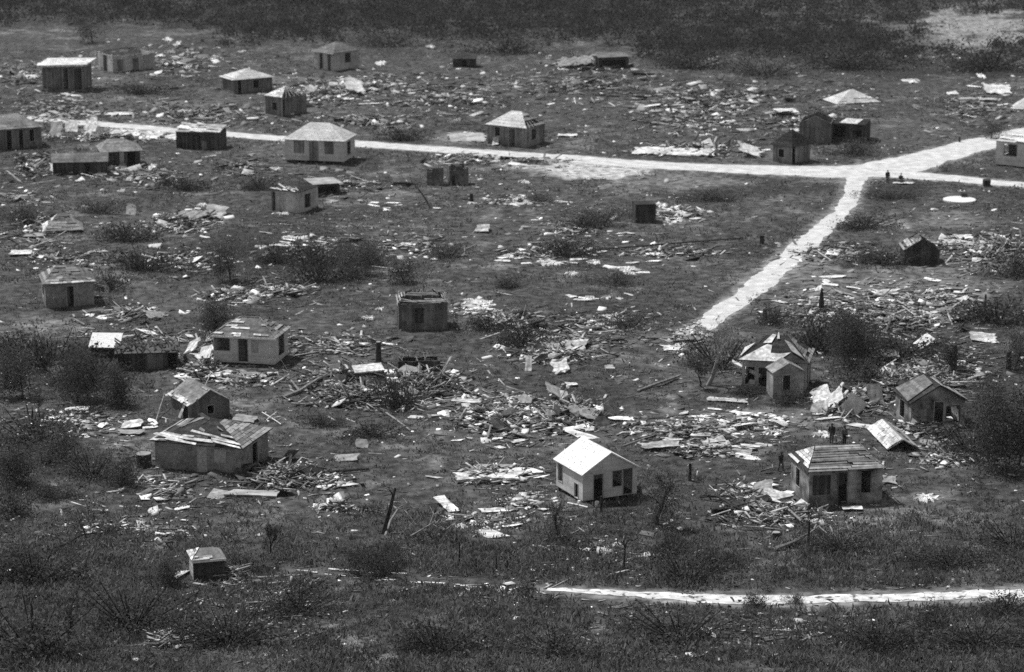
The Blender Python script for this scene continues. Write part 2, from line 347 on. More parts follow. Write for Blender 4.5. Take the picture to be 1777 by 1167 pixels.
def house(name, label, A, B, D, hpx, wall=None, roof=None, base=0.0, ops=(), cat='house', parent=None, thick=.12, floor=True, skip=(), jag=0.0, seed=1, zoff=0.0, rmat=None, group=None):
    rnd = random.Random(seed)
    a, b = Vector(G(*A)), Vector(G(*B)); u = b - a; L = u.length; u.normalize(); v = Vector((-u.y, u.x))
    h = HM(hpx, (A[1]+B[1])/2) if hpx else 0.0
    if roof and h and roof['type'] in ('hip', 'gx', 'gy'): h += .75 * roof.get('over', .25) * roof.get('rise', 1.2) / max(.4, min(L/2, D/2))
    c = (a+b)/2 + v*D/2; rz = math.atan2(u.y, u.x)
    zb = min(gz(c.x, c.y), 0) - .02 + zoff
    if parent is None: root = thing(name, label, cat, (c.x, c.y, zb), rz, group)
    else:
        root = bpy.data.objects.new(name, None); COL.objects.link(root); root.parent = parent
        root.matrix_local = parent.matrix_basis.inverted() @ (Matrix.Translation((c.x, c.y, zb)) @ Matrix.Rotation(rz, 4, 'Z'))
    hx, hy = L/2, D/2; z0 = base; t = thick; info = dict(root=root, L=L, D=D, h=h, z0=z0)
    SIDES = {'front': (Vector((-hx, -hy, 0)), Vector((1,0,0)), Vector((0,1,0)), L), 'right': (Vector((hx, -hy, 0)), Vector((0,1,0)), Vector((-1,0,0)), D),
             'back': (Vector((hx, hy, 0)), Vector((-1,0,0)), Vector((0,-1,0)), L), 'left': (Vector((-hx, hy, 0)), Vector((0,-1,0)), Vector((1,0,0)), D)}
    info['SIDES'] = SIDES
    if wall and h > 0:
        mb = MB()
        for sn, (P0, d, inn, LL) in SIDES.items():
            if sn in skip: continue
            s0, s1 = (0, LL) if sn in ('front', 'back') else (t, LL-t)
            hs = [(o[1]*LL, o[2]*LL, z0+o[3]*h, z0+o[4]*h) for o in ops if o[0] == sn and o[5] in 'dws']
            us = sorted({s0, s1, *[q for o in hs for q in o[:2]]}); zs = sorted({z0, z0+h, *[q for o in hs for q in o[2:]]})
            if jag:
                k = max(3, int(LL/.7)); us = sorted(set(us) | {s0+(s1-s0)*i/k for i in range(k)})
            top = {}
            for i in range(len(us)-1):
                for j in range(len(zs)-1):
                    m_u, m_z = (us[i]+us[i+1])/2, (zs[j]+zs[j+1])/2
                    if any(o[0] < m_u < o[1] and o[2] < m_z < o[3] for o in hs): continue
                    zt = zs[j+1] - (rnd.random()*jag*h if jag and j == len(zs)-2 else 0)
                    if zt <= zs[j]+.02: continue
                    mb.para(P0 + d*us[i] + Vector((0,0,zs[j])), d*(us[i+1]-us[i]), inn*t, (0,0,zt-zs[j]))
        if roof and roof['type'] in ('gx', 'gy') and roof.get('gable', True):
            rise = roof['rise']
            for sg in roof.get('ends', (-1, 1)):
                if roof['type'] == 'gy':
                    y = sg*hy; y2 = y - sg*t; q = [(-hx, y, z0+h), (hx, y, z0+h), (0, y, z0+h+rise)]; q2 = [(p[0], y2, p[2]) for p in q]
                else:
                    x = sg*hx; x2 = x - sg*t; q = [(x, -hy, z0+h), (x, hy, z0+h), (x, 0, z0+h+rise)]; q2 = [(x2, p[1], p[2]) for p in q]
                if (sg > 0) == (roof['type'] == 'gy'): q = q[::-1]; q2 = q2[::-1]
                mb.poly(q); mb.poly(q2[::-1])
                for i in range(3): j = (i+1) % 3; mb.poly([q[j], q[i], q2[i], q2[j]])
        mb.build('wall', wall, root)
        if floor:
            fb = MB(); fb.box(-hx+t+.003, hx-t-.003, -hy+t+.003, hy-t-.003, z0+.02, z0+.08); fb.build('floor', m_sheath, root)
        if base > .1:
            for ix in range(4):
                for iy in range(3):
                    if iy and 0 < ix < 3: continue
                    sb = MB(); x, y = -hx+.12+(L-.4)*ix/3, -hy+.08+(D-.36)*iy/2; sb.box(x, x+.2, y, y+.2, -.25, z0); sb.build('pier', m_concrete, root)
    for o in ops:
        sn, u0, u1, q0, q1, kd = o[:6]; P0, d, inn, LL = SIDES[sn]; out = -inn
        a0, a1, b0, b1 = u0*LL, u1*LL, z0+q0*h, z0+q1*h
        up = Vector((0,0,1)); om = o[6] if len(o) > 6 else None
        def fr(nm, w_, mt, par):
            mb = MB(); org = P0 + out*.03
            for (x0, x1, y0_, y1_) in ((a0-w_, a0, b0, b1), (a1, a1+w_, b0, b1), (a0-w_, a1+w_, b1, b1+w_)) + (((a0-w_, a1+w_, b0-w_, b0),) if kd in 'wsW' else ()):
                mb.para(org + d*x0 + up*y0_, d*(x1-x0), inn*.06 if kd in 'DW' else inn*(t+.04), up*(y1_-y0_))
            return mb.build(nm, mt, par)
        if kd == 'x':                                                    # pale trim only, no hole
            continue
        f_ = fr('door_frame' if kd in 'dD' else 'window_frame', .06, om or m_frame, root)
        if kd in 'DW':
            mb = MB(); mb.para(P0 + out*.02 + d*(a0+.004) + up*(b0+.004), d*(a1-a0-.008), inn*.03, up*(b1-b0-.008))
            for q_ in (.3, .62): mb.para(P0 + out*.035 + d*(a0+.03) + up*(b0+(b1-b0)*q_), d*(a1-a0-.06), inn*.014, up*.07)
            mb.build('door' if kd == 'D' else 'shutter', om or m_offwhite, root)
        elif kd == 'd':                                                  # leaf swung inwards
            mb = MB(); an = rnd.uniform(.9, 1.4); dd = d*math.cos(an) + inn*math.sin(an)
            mb.para(P0 + inn*(t+.03) + d*(a0+.02) + up*(b0+.03), dd*(a1-a0-.04), dd.cross(up)*.035, up*(b1-b0-.06)); mb.build('door', m_midwall, root)
        elif kd == 's':                                                  # shutter hanging open against the wall
            mb = MB(); wd = (a1-a0)*.85; mb.para(P0 + out*.09 + d*(a1+.07) + up*b0, d*wd + out*.12, inn*.03, up*(b1-b0)); mb.build('shutter', om or m_greywall, root)
    if roof:
        rt = roof; ov = rt.get('over', .25); ty = rt['type']; rise = rt.get('rise', 1.2); zt = z0+h+.02
        drop = ov * rise / max(.4, min(hx, hy)) if ty in ('hip', 'gx', 'gy') else 0
        ex, ey = hx+ov, hy+ov; ze = zt-drop
        FL, FR, BR, BL = Vector((-ex,-ey,ze)), Vector((ex,-ey,ze)), Vector((ex,ey,ze)), Vector((-ex,ey,ze)); zr = zt+rise
        PL = {}
        if ty == 'hip':
            rl = rt.get('ridge', max(0.0, hx-hy)); r0, r1 = Vector((-rl+rt.get('shift',0), 0, zr)), Vector((rl+rt.get('shift',0), 0, zr))
            PL = {'front': [FL, FR, r1, r0], 'right': [FR, BR, r1, r1], 'back': [BR, BL, r0, r1], 'left': [BL, FL, r0, r0]}
        elif ty == 'gx':
            r0, r1 = Vector((-ex,0,zr)), Vector((ex,0,zr)); PL = {'front': [FL, FR, r1, r0], 'back': [BR, BL, r0, r1]}
        elif ty == 'gy':
            r0, r1 = Vector((0,-ey,zr)), Vector((0,ey,zr)); PL = {'left': [BL, FL, r0, r1], 'right': [FR, BR, r1, r0]}
        elif ty == 'shed':                                               # one plane, rising to the back
            k = rt.get('slopes', (0, 0, rise, rise)); PL = {'top': [p + Vector((0,0,k[i]+.05)) for i, p in enumerate((FL, FR, BR, BL))]}
        mb = MB(); solid = rt.get('solid', list(PL)); th = rt.get('th', .07); ip = 0
        for pn, P in PL.items():
            if pn not in solid: continue
            pts = [P[0], P[1], P[2]] + ([P[3]] if (P[3]-P[2]).length > .02 else [])
            mb.slab([p + Vector((0,0,.003*ip)) for p in pts], th, 0); ip += 1
        if ty != 'shed' and rt.get('rafters'):
            for pn, P in PL.items():
                nn = max(3, int((P[1]-P[0]).length/.9))
                for i in range(nn+1):
                    s_ = i/nn; p0 = lerp(P[0], P[1], s_); p1 = lerp(P[3], P[2], s_)
                    dd = (p1-p0); sd = (P[1]-P[0]).normalized()*.07
                    if rnd.random() < rt.get('rmiss', .1): continue
                    mb.para(p0 - sd/2 - Vector((0,0,.12)), dd, sd, (0,0,.11), 0)
        ro = mb.build('roof', rt['mat'], root) if mb.f else None
        for bd in rt.get('boards', ()):
            bb = MB(); P = PL[bd['plane']]
            board_rows(bb, P, bd['n'], bd.get('miss', .2), bd.get('gap', .12), 0, bd.get('lift', .05), bd.get('t0', 0), bd.get('t1', .97), bd.get('seg', 2.2), .03, bd.get('wild', 0), rnd)
            if bb.f: bb.build('roofing', bd['mat'], ro or root)
        for pi, (pn, pm, uv) in enumerate(rt.get('patch', ())):
            P = PL[pn]; nn_ = (P[1]-P[0]).cross(P[3]-P[0]).normalized(); nn_ = nn_ if nn_.z > 0 else -nn_
            pb = MB(); pb.slab([lerp(lerp(P[0], P[1], a_), lerp(P[3], P[2], a_), t_) + nn_*(.07+.035*pi+rnd.uniform(-.02, .02)) for a_, t_ in uv], .03); pb.build('roofing', pm, ro or root)
        if rt.get('fascia'):
            fb = MB(); zf = .16
            ed = {'front': (FL, FR, Vector((0,-1,0))), 'right': (FR, BR, Vector((1,0,0))), 'left': (BL, FL, Vector((-1,0,0))), 'back': (BR, BL, Vector((0,1,0)))}
            for sn in rt['fascia']:
                p, q_, o_ = ed[sn]; fb.para(p + o_*.004 - Vector((0,0,zf-.01)), q_-p, o_*.03, (0,0,zf))
            fb.build('fascia', m_fascia, root)
        if ty in ('hip',) and rt.get('cap'):
            cb = MB()
            for e_, r_ in ((FL, r0), (FR, r1), (BR, r1), (BL, r0), (r0, r1)):
                if (e_-r_).length > .1: cb.tube([e_+Vector((0,0,.03)), r_+Vector((0,0,.03))], [.06, .06], 5)
            cb.build('ridge_cap', rt['cap'], ro or root)
        info['PL'] = PL
    return info
def sub(info, name, fn, mat):
    mb = MB(); fn(mb, info); return mb.build(name, mat, info['root'])
d_, w_, D_, W_ = 'd', 'w', 'D', 'W'

# -- the near row
house('gabled_cottage', 'small white gabled cottage with a bright intact roof raised on low blocks', (1011,874), (1105,860), 4.5, 46, m_white,
      dict(type='gy', rise=1.4, over=.2, mat=m_roofw, th=.09), base=.32, thick=.11, seed=3,
      ops=[('front',.20,.37,0,.88,d_), ('front',.55,.72,.36,.92,w_), ('front',.75,.90,.05,.92,w_,m_greywall), ('left',.08,.24,.25,.85,w_), ('left',.70,.83,.0,.5,w_)])
house('hip_roof_house', 'wide grey house whose dark hip roof keeps white board strips along the eave', (270,812), (419,826), 5.6, 49, m_plaster,
      dict(type='hip', rise=1.25, over=.3, ridge=.35, mat=m_sheath, rmiss=.1,
           boards=[dict(plane='front', n=5, miss=.30, t0=.0, t1=.38, mat=m_bw, seg=2.2, wild=.5), dict(plane='front', n=6, miss=.9, t0=.4, t1=.95, mat=m_bg, seg=1.2, wild=.6), dict(plane='right', n=11, miss=.12, t1=.85, mat=m_bg, seg=1.6), dict(plane='left', n=9, miss=.4, mat=m_bg)]),
      seed=4, ops=[('front',.50,.60,0,.84,D_,m_frame), ('front',.70,.82,.42,.80,W_,m_frame), ('right',.4,.6,.1,.8,d_), ('left',.4,.55,.35,.8,w_)])
i = house('gabled_shack', 'grey gabled shack with a patched roof right behind the wide hip roof house', (330,735), (399,725), 4.2, 30, m_midwall,
      dict(type='gy', rise=1.15, over=.22, mat=m_roofm, boards=[dict(plane='left', n=3, miss=.1, t0=0, t1=.24, mat=m_bw, seg=.8, gap=.05), dict(plane='left', n=8, miss=.82, t0=.3, mat=m_bg)]),
      seed=5, ops=[('front',.44,.60,.38,.82,w_), ('left',.64,.93,0,.92,d_)])
def lean(mb, f): mb.para((-f['L']/2-.42, -.9, .2), (.5, -.25, 1.35), (.0, .42, .05), (.03, .01, 0))
sub(i, 'loose_door', lean, m_bw)
house('slatted_house', 'dark house with stripped hip roof of bare horizontal slats and a pale side wall', (1403,880), (1530,872), 4.6, 60, m_stainwall,
      dict(type='hip', rise=1.25, over=.16, ridge=1.75, mat=m_sheath, solid=['back', 'left'], rafters=True,
           boards=[dict(plane='front', n=11, miss=.07, gap=.22, mat=m_bg, seg=3.4, lift=.02, t1=.99, wild=.12), dict(plane='left', n=7, miss=.15, mat=m_bw, gap=.1), dict(plane='right', n=8, miss=.5, mat=m_bg, gap=.25)]),
      seed=6, thick=.13, ops=[('front',.40,.52,0,.92,d_,m_midwall), ('front',.71,.84,.32,.93,w_,m_midwall), ('front',.06,.28,.35,.85,W_,m_darkwall), ('left',.3,.5,.3,.8,w_)])
i = house('dormer_house', 'half wrecked house with jagged white roof sheets above a small porch gable', (1287,674), (1398,680), 4.6, 51, m_palewall,
      dict(type='hip', rise=1.6, over=.25, ridge=.9, mat=m_sheath, rafters=True,
           patch=[('front', m_bw, [(-.01,-.01),(.55,-.01),(.80,.36),(.60,.30),(.42,.30),(.40,.60),(.26,.64),(.12,.40)]), ('front', m_bw, [(.14,.66),(.36,.68),(.44,1.0),(.24,1.02)]), ('front', m_cloth, [(.50,.84),(.60,.84),(.58,1.1),(.52,1.08)]), ('left', m_bw, [(.3,.1),(.95,.05),(.8,.6)]), ('front', m_bg, [(.82,.38),(.97,.1),(.9,.7),(.75,.8)])],
           boards=[dict(plane='right', n=9, miss=.3, mat=m_bg, seg=1.2)]),
      seed=8, ops=[('front',.05,.20,.15,.72,w_), ('front',.26,.43,.1,.72,w_), ('right',.2,.4,.1,.8,d_), ('left',.3,.7,.2,.8,w_)])
house('porch', None, (1341,693), (1394,690), 1.9, 46, m_palewall, dict(type='gy', rise=.75, over=.12, mat=m_roofm), parent=i['root'], seed=9, ops=[('front',.32,.56,.30,.86,w_)])
house('gabled_hut', 'dark gabled hut with pale raking trim and black doorway by the big dark tree', (1580,744), (1673,739), 4.0, 46, m_stainwall,
      dict(type='gy', rise=1.35, over=.2, mat=m_sheath, rafters=True, solid=['left'], patch=[('right', m_bg, [(.0,.0),(.5,.02),(.4,.6),(.05,.9)]), ('left', m_roofg, [(.0,.1),(.9,.0),(.8,.9),(.2,.95)])], boards=[dict(plane='right', n=7, miss=.6, mat=m_bg)]), seed=10,
      ops=[('front',.43,.60,0,.94,d_), ('front',.14,.34,.32,.7,W_,m_greywall), ('front',.66,.9,.2,.75,w_,m_darkwall), ('left',.3,.6,.2,.8,w_)])
house('flat_topped_shed', 'tiny dark shed with flattened pyramid roof standing alone in foreground scrub', (337,1010), (390,1005), 2.0, 37, m_darkwall,
      dict(type='hip', rise=.5, over=.12, ridge=.45, mat=m_roofm, boards=[dict(plane='left', n=4, miss=.1, mat=m_bw, gap=.03, seg=.8), dict(plane='front', n=3, miss=.6, t1=.35, mat=m_bw, seg=.5)], fascia=('front',)), seed=11, cat='shed',
      ops=[('left',.1,.9,.05,.9,W_,m_offwhite)])
I_STRIP = house('stripped_house', 'boxy dark plank house with its roof torn to slats and upright studs', (692,573), (777,571), 3.8, 47, m_midwall,
      dict(type='hip', rise=1.0, over=.05, ridge=1.0, mat=m_sheath, solid=[], rafters=True, rmiss=.45, boards=[dict(plane='front', n=9, miss=.35, gap=.45, mat=m_bg, t1=.75, wild=.3), dict(plane='right', n=6, miss=.5, gap=.5, mat=m_bg), dict(plane='left', n=6, miss=.4, gap=.45, mat=m_bg)]),
      seed=12, ops=[('front',.32,.50,.32,.82,W_,m_darkwall), ('left',.3,.6,0,.8,d_)])
def studs(mb, f):
    rr = random.Random(3); L_, D_2, z = f['L']/2, f['D']/2, f['z0']+f['h']
    for k in range(5):
        for sx in (-1, 1): y = -D_2+.1+k*(2*D_2-.2)/4; mb.para((sx*(L_-.1)-.04, y, z-.3), (.09,0,0), (0,.09,0), (rr.uniform(-.12,.12), .05, rr.uniform(.7, 1.15)))
    for k in range(5): x = -L_+.2+k*(2*L_-.4)/4; mb.para((x, D_2-.15, z-.3), (.09,0,0), (0,.09,0), (.03, 0, rr.uniform(.5, 1.0)))
sub(I_STRIP, 'stud_frame', studs, m_bw)
i = house('patched_roof_house', 'grey hip roofed house with a leaning lattice porch at its side', (80,535), (164,530), 4.4, 42, m_plaster,
      dict(type='hip', rise=1.25, over=.25, ridge=.7, shift=-.3, mat=m_roofg, boards=[dict(plane='front', n=8, miss=.55, mat=m_bg, seg=1.1), dict(plane='left', n=6, miss=.25, mat=m_bg), dict(plane='front', n=1, miss=0, t1=.1, mat=m_bw, seg=1)]), seed=13,
      ops=[('front',.44,.58,0,.82,d_), ('left',.3,.6,.3,.8,w_)])
def lattice(mb, f):
    x0 = f['L']/2; 
    for k in range(3): mb.box(x0+.1, x0+1.5, -1.9+k*1.4, -1.84+k*1.4, .5, .56)
    for k in range(5):
        y = -1.9+k*.8; mb.para((x0+1.4, y, -.1), (.07,0,0), (0,.07,0), (.1,0,1.75)); mb.para((x0+.05, y, 2.0), (1.5,0,-.42), (0,.06,0), (0,0,.05))
    for k in range(4): mb.para((x0+1.42, -1.9, .3+.4*k), (.02,0,0), (0,3.3,0), (0,0,.06))
    mb.para((x0+.3, -1.2, .1), (1.7,-.6,-.15), (.05,.3,0), (0,0,.05))
sub(i, 'porch_lattice', lattice, m_bg)
i = house('white_front_house', 'pale fronted house with dark hip roof, black doorway and a pole leaning on it', (371,630), (477,636), 4.2, 46, m_white,
      dict(type='hip', rise=1.2, over=.25, ridge=.9, mat=m_roofg, fascia=('front',), boards=[dict(plane='right', n=8, miss=.3, mat=m_bg, seg=1.3), dict(plane='front', n=10, miss=.88, mat=m_bw, seg=.9)], cap=m_roofm), base=.18, seed=14,
      ops=[('front',.02,.27,.42,.96,w_), ('front',.41,.56,.05,.92,d_), ('front',.63,.73,.42,.86,W_,m_frame), ('right',.3,.7,.2,.9,w_)])
def pole(mb, f): mb.tube([(f['L']/2-.2, -f['D']/2-.45, 2.2), (f['L']/2+1.5, -f['D']/2-1.0, .05)], [.05, .04], 5)
sub(i, 'leaning_pole', pole, m_bg)
house('thatched_hut', 'long low dark hut under ragged thatch with a black open end', (205,641), (309,638), 3.0, 30, m_darkwall,
      dict(type='gx', rise=.5, over=.25, mat=m_thatch, boards=[dict(plane='front', n=6, miss=.4, mat=m_thatch, seg=.5, wild=.8, lift=.03)]), seed=15, cat='hut', ops=[('front',.80,.99,0,.9,d_,m_darkwall), ('front',.5,.74,.05,.85,W_,m_midwall)])
i = house('lean_to_hut', 'tiny dark hut below a tilted white roof sheet at the end of the thatched hut', (157,619), (205,619), 2.4, 17, m_darkwall,
      dict(type='shed', rise=.5, over=.15, slopes=(.05,.0,.75,.8), mat=m_fascia), seed=16, cat='hut', ops=[('front',.4,.7,0,.9,d_,m_darkwall)])
house('fallen_roof', 'fallen plank roof resting on ground with a black triangular end beside the slatted house', (1541,784), (1592,782), 6.0, 0, None,
      dict(type='gy', rise=.75, over=.1, mat=m_bg, boards=[dict(plane='left', n=6, miss=.15, mat=m_bw, gap=.04, seg=2.5), dict(plane='right', n=5, miss=.3, mat=m_bg)]), seed=17, cat='roof', zoff=.25)
house('roofless_store', 'low roofless dark enclosure with a pale rim standing behind the central timber heap', (691,647), (764,645), 1.7, 20, m_darkwall, None, seed=18, jag=.12, floor=False, thick=.16, cat='ruin')
house('sunken_shed', 'squat dark shed sunk among planks with a white slab on top', (617,662), (667,659), 1.8, 14, m_darkwall,
      dict(type='shed', rise=.1, over=.03, slopes=(.0,.12,.3,.2), mat=m_bw, th=.12), seed=19, cat='shed', ops=[('front',.55,.8,.0,.8,d_,m_darkwall)])
# -- the middle
house('torn_hut', 'pale walled hut with a dark sagging roof and tall black door slit', (471,367), (519,372), 4.4, 38, m_offwhite,
      dict(type='hip', rise=.75, over=.1, ridge=.5, mat=m_sheath, boards=[dict(plane='front', n=4, miss=.45, mat=m_bw, seg=.7, t1=.4, wild=.5)]), seed=20, cat='hut', ops=[('front',.02,.15,0,.92,d_), ('right',.3,.6,.2,.8,w_)])
house('lean_roof_shelter', 'pale tilted roof slab propped over a dark hollow just behind the pale torn hut', (546,341), (590,337), 2.6, 17, m_darkwall,
      dict(type='shed', rise=.3, over=.3, slopes=(.25,.15,.35,.5), mat=m_paleconc), seed=21, cat='shelter', ops=[('front',.1,.9,0,.9,w_,m_darkwall)])
house('ruined_wall', 'broken grey wall stump, thinner of a ruined pair near the main road', (741,322), (769,322), 1.4, 31, m_concrete, None, seed=22, jag=.25, floor=False, thick=.25, cat='ruin')
house('ruined_wall', 'broken grey wall stump, wider of a ruined pair near the main road', (780,322), (813,321), 2.2, 35, m_concrete, None, seed=23, jag=.25, floor=False, thick=.25, cat='ruin', ops=[('front',.1,.3,.0,.5,d_,m_concrete)])
house('cistern', 'square dark block of a cistern standing beside spilled white rubble', (1103,389), (1138,388), 2.2, 33, m_darkwall, dict(type='shed', over=.02, slopes=(0,0,0,0), mat=m_sheath, th=.1), seed=24, thick=.3, cat='cistern')
house('collapsed_roof', 'grey hip roof collapsed onto the ground among weeds', (76,408), (146,405), 4.2, 0, None,
      dict(type='hip', rise=1.6, over=.0, ridge=.5, shift=.0, mat=m_roofm, boards=[dict(plane='front', n=7, miss=.4, mat=m_bg, wild=.2), dict(plane='left', n=5, miss=.1, mat=m_bw, gap=.1)]), seed=25, cat='roof', zoff=.35)
house('gable_ruin', 'blackened gable wall standing alone, its roof gone', (1569,459), (1630,459), 3.4, 26, m_darkwall,
      dict(type='gy', rise=1.25, over=.1, mat=m_sheath, ends=(-1,), solid=[], rafters=True, rmiss=.5, boards=[dict(plane='left', n=8, miss=.35, mat=m_bg)]), seed=26, skip=('back',), jag=.0, cat='ruin', ops=[('front',.62,.8,.2,.75,W_,m_darkwall)])
house('fallen_gable', 'fallen gable end with pale rim and black hollow lying behind the dark gabled hut', (1600,609), (1643,607), 2.2, 3, m_bw, dict(type='gy', rise=.9, over=.1, mat=m_bw, gable=False, th=.06), seed=27, cat='ruin', floor=False)
house('fallen_gable', 'little white fallen gable frame, hollow beneath, in the grass', (235,839), (262,838), .5, 0, None, dict(type='gy', rise=.62, over=.0, mat=m_bw, th=.09), seed=28, cat='ruin')
# -- along the main road
house('roadside_house', 'big white hip roofed house on low stilts right beside the main road', (495,282), (597,286), 5.4, 36, m_white,
      dict(type='hip', rise=1.75, over=.25, ridge=1.35, mat=m_roofl), base=.4, seed=29, ops=[('front',.16,.32,.35,.88,W_,m_greywall), ('front',.42,.56,.0,.86,D_,m_greywall), ('front',.68,.82,.35,.88,W_,m_greywall), ('right',.3,.6,.2,.8,w_)])
house('notched_house', 'grey house with light roof broken open at one corner, across the main road', (847,250), (912,257), 5.0, 35, m_greywall,
      dict(type='hip', rise=1.55, over=.3, ridge=.8, mat=m_roofl, solid=['front', 'left', 'back'], rafters=True, boards=[dict(plane='right', n=7, miss=.55, mat=m_bg)]), seed=30, ops=[('front',.18,.32,.3,.85,w_), ('front',.56,.72,.0,.85,d_), ('right',.3,.55,.3,.8,w_)])
house('pyramid_hut', 'small dark pyramid roofed hut with narrow black door near the crossroads', (1341,281), (1373,286), 4.0, 32, m_midwall,
      dict(type='hip', rise=1.6, over=.35, ridge=0, mat=m_darkroof), seed=31, cat='hut', ops=[('right',.02,.22,0,.94,d_), ('front',.3,.6,.3,.7,w_)])
house('roofless_house', 'tall grey roofless gable ruin behind the dark pyramid roofed hut', (1386,248), (1441,250), 4.5, 34, m_midwall, dict(type='gy', rise=1.0, solid=[], mat=m_sheath, rafters=True, rmiss=.75), seed=32, jag=.0, cat='ruin', floor=False, ops=[('front',.3,.5,.3,.7,W_,m_midwall)])
house('dark_shelter', 'dark open shelter with one bright square of roof left', (1443,246), (1500,249), 3.8, 31, m_darkwall,
      dict(type='shed', over=.1, slopes=(0,0,.2,.2), mat=m_darkroof, patch=[('top', m_bw, [(.22,.12),(.74,.02),(.80,.86),(.30,.92)])]), seed=33, cat='shelter', ops=[('front',.05,.42,.3,.9,w_,m_darkwall), ('front',.55,.9,.0,.7,d_,m_darkwall)])
house('gate_pillar', 'lone pale pillar beside a black frame at the open shelter', (1500,240), (1510,240), .7, 30, m_concrete, None, seed=34, cat='pillar', floor=False)
house('fallen_roof', 'big light hip roof dropped whole onto the ground in the far field', (1452,183), (1529,179), 5.2, 0, None, dict(type='hip', rise=1.75, over=.0, ridge=.2, mat=m_roofl, boards=[dict(plane='front', n=6, miss=.6, mat=m_bw, t1=.5)]), seed=35, cat='roof', zoff=.15)
house('fallen_roof', 'cut off corner of a light roof lying at the picture edge', (1757,190), (1815,192), 5.0, 0, None, dict(type='hip', rise=1.6, over=0, ridge=.4, mat=m_roofl), seed=36, cat='roof', zoff=.15)
house('corner_house', 'white walled house with square black window cut off by the picture edge', (1727,288), (1810,297), 5.5, 40, m_white, dict(type='shed', over=.1, slopes=(.0,.0,.35,.35), mat=m_roofl, boards=[dict(plane='top', n=5, miss=.4, mat=m_bw, wild=.3)]), base=.25, seed=37, ops=[('front',.17,.44,.42,.92,w_,m_frame), ('left',.3,.6,.3,.8,w_)])
# -- the far side of the main road, upper part of the photograph
house('cut_off_house', 'dark fronted hip roofed house cut off by the picture edge near the road', (-45,264), (73,255), 5.0, 36, m_midwall, dict(type='hip', rise=1.5, over=.25, ridge=2.2, mat=m_roofm), seed=38, ops=[('front',.48,.56,.0,.88,d_), ('front',.66,.73,0,.88,d_), ('front',.82,.89,.3,.86,w_)])
house('flat_roof_store', 'black walled box with pale flat roof planks, right on the road edge', (306,258), (381,260), 3.8, 31, m_darkwall, dict(type='shed', over=.1, slopes=(.0,.0,.45,.45), mat=m_paleconc, boards=[dict(plane='top', n=4, miss=.25, mat=m_bw, wild=.3)]), seed=39, cat='store', ops=[('front',.42,.56,0,.85,d_,m_darkwall), ('front',.6,.7,.1,.5,W_,m_greywall)])
house('dark_gabled_shed', 'low blackened shed with dull gable roof and a white sheet lying against it', (92,306), (186,304), 3.6, 24, m_darkwall, dict(type='gx', rise=.8, over=.2, mat=m_roofg), seed=40, cat='shed', ops=[('front',.55,.68,0,.85,d_,m_darkwall)])
house('post_front_house', 'dark house with grey roof and one pale post in its front', (179,292), (244,289), 4.6, 30, m_darkwall, dict(type='hip', rise=1.1, over=.35, ridge=1.0, shift=-.5, mat=m_roofm), seed=41, ops=[('front',.46,.55,0,.95,D_,m_offwhite), ('front',.66,.86,.1,.9,w_,m_darkwall)])
I_FLAT = house('flat_roof_house', 'dark posted house under a thick white flat roof in the far corner of the village', (76,159), (146,160), 5.0, 40, m_midwall, dict(type='shed', over=.75, slopes=(.0,.3,.45,.3), mat=m_bw, th=.3), base=.45, seed=42, ops=[('front',.50,.62,0,.9,d_), ('front',.76,.95,0,.9,d_), ('front',.1,.36,.05,.8,W_,m_greywall)])
def porch(mb, f):
    y = -f['D']/2-.55; z = f['z0']
    mb.box(-f['L']/2-.2, f['L']/2+.5, y-.15, -f['D']/2-.002, .0, z-.02)
    for k in range(5): x = -f['L']/2+.1+k*(f['L']-.2)/4; mb.box(x-.06, x+.06, y-.06, y+.06, z-.019, z+f['h']-.1)
sub(I_FLAT, 'porch', porch, m_midwall)
house('roofless_long_house', 'long pale house without a roof, one light roof scrap over its corner', (171,120), (196,127), 7.6, 31, m_offwhite, dict(type='hip', rise=.8, solid=['left'], mat=m_roofl, ridge=0, over=.1), seed=43, jag=.14, floor=False, ops=[('front',.35,.62,0,.9,d_), ('right',.12,.24,.1,.7,W_,m_midwall), ('right',.48,.6,.1,.7,W_,m_midwall)])
house('hip_roof_cottage', 'low grey cottage with a wide light hip roof beyond the road', (386,158), (406,164), 6.6, 26, m_midwall, dict(type='hip', rise=1.1, over=.4, ridge=0, mat=m_roofl), seed=44, ops=[('right',.1,.2,.0,.9,d_), ('right',.5,.65,.3,.8,w_)])
house('cap_roof_house', 'roofless house but for one bright pyramid of roof over its corner', (461,199), (490,203), 5.2, 33, m_midwall, dict(type='hip', rise=1.2, over=.1, ridge=0, mat=m_roofl, solid=['left', 'front'], rafters=True, rmiss=.6, boards=[dict(plane='left', n=5, miss=.2, mat=m_bw), dict(plane='front', n=5, miss=.2, mat=m_bw)]), seed=45, jag=.08, ops=[('right',.01,.12,0,.9,d_), ('front',.4,.7,.3,.7,w_)])
house('tall_hut', 'tall pale hut with dark pyramid roof at the edge of the woods', (545,119), (579,124), 5.6, 32, m_offwhite, dict(type='hip', rise=1.35, over=.25, ridge=0, mat=m_roofg, fascia=('front',)), seed=46, cat='hut', ops=[('front',.3,.45,0,.9,d_), ('front',.7,.86,0,.9,d_), ('right',.45,.68,.4,.88,w_)])
house('dark_shed', 'low black shed with thin pale roof edge against the far woods', (1039,119), (1091,118), 4.0, 17, m_darkwall, dict(type='shed', over=.15, slopes=(.1,.25,.3,.4), mat=m_midwall), seed=47, cat='shed', ops=[('front',.1,.9,.0,.85,w_,m_darkwall)])
house('low_hut', 'low dark hut remnant below the trees on the far middle horizon', (786,117), (826,117), 3.5, 15, m_darkwall, dict(type='gx', rise=.5, over=.2, mat=m_sheath), seed=48, cat='hut', ops=[('front',.3,.6,0,.8,d_,m_darkwall)])


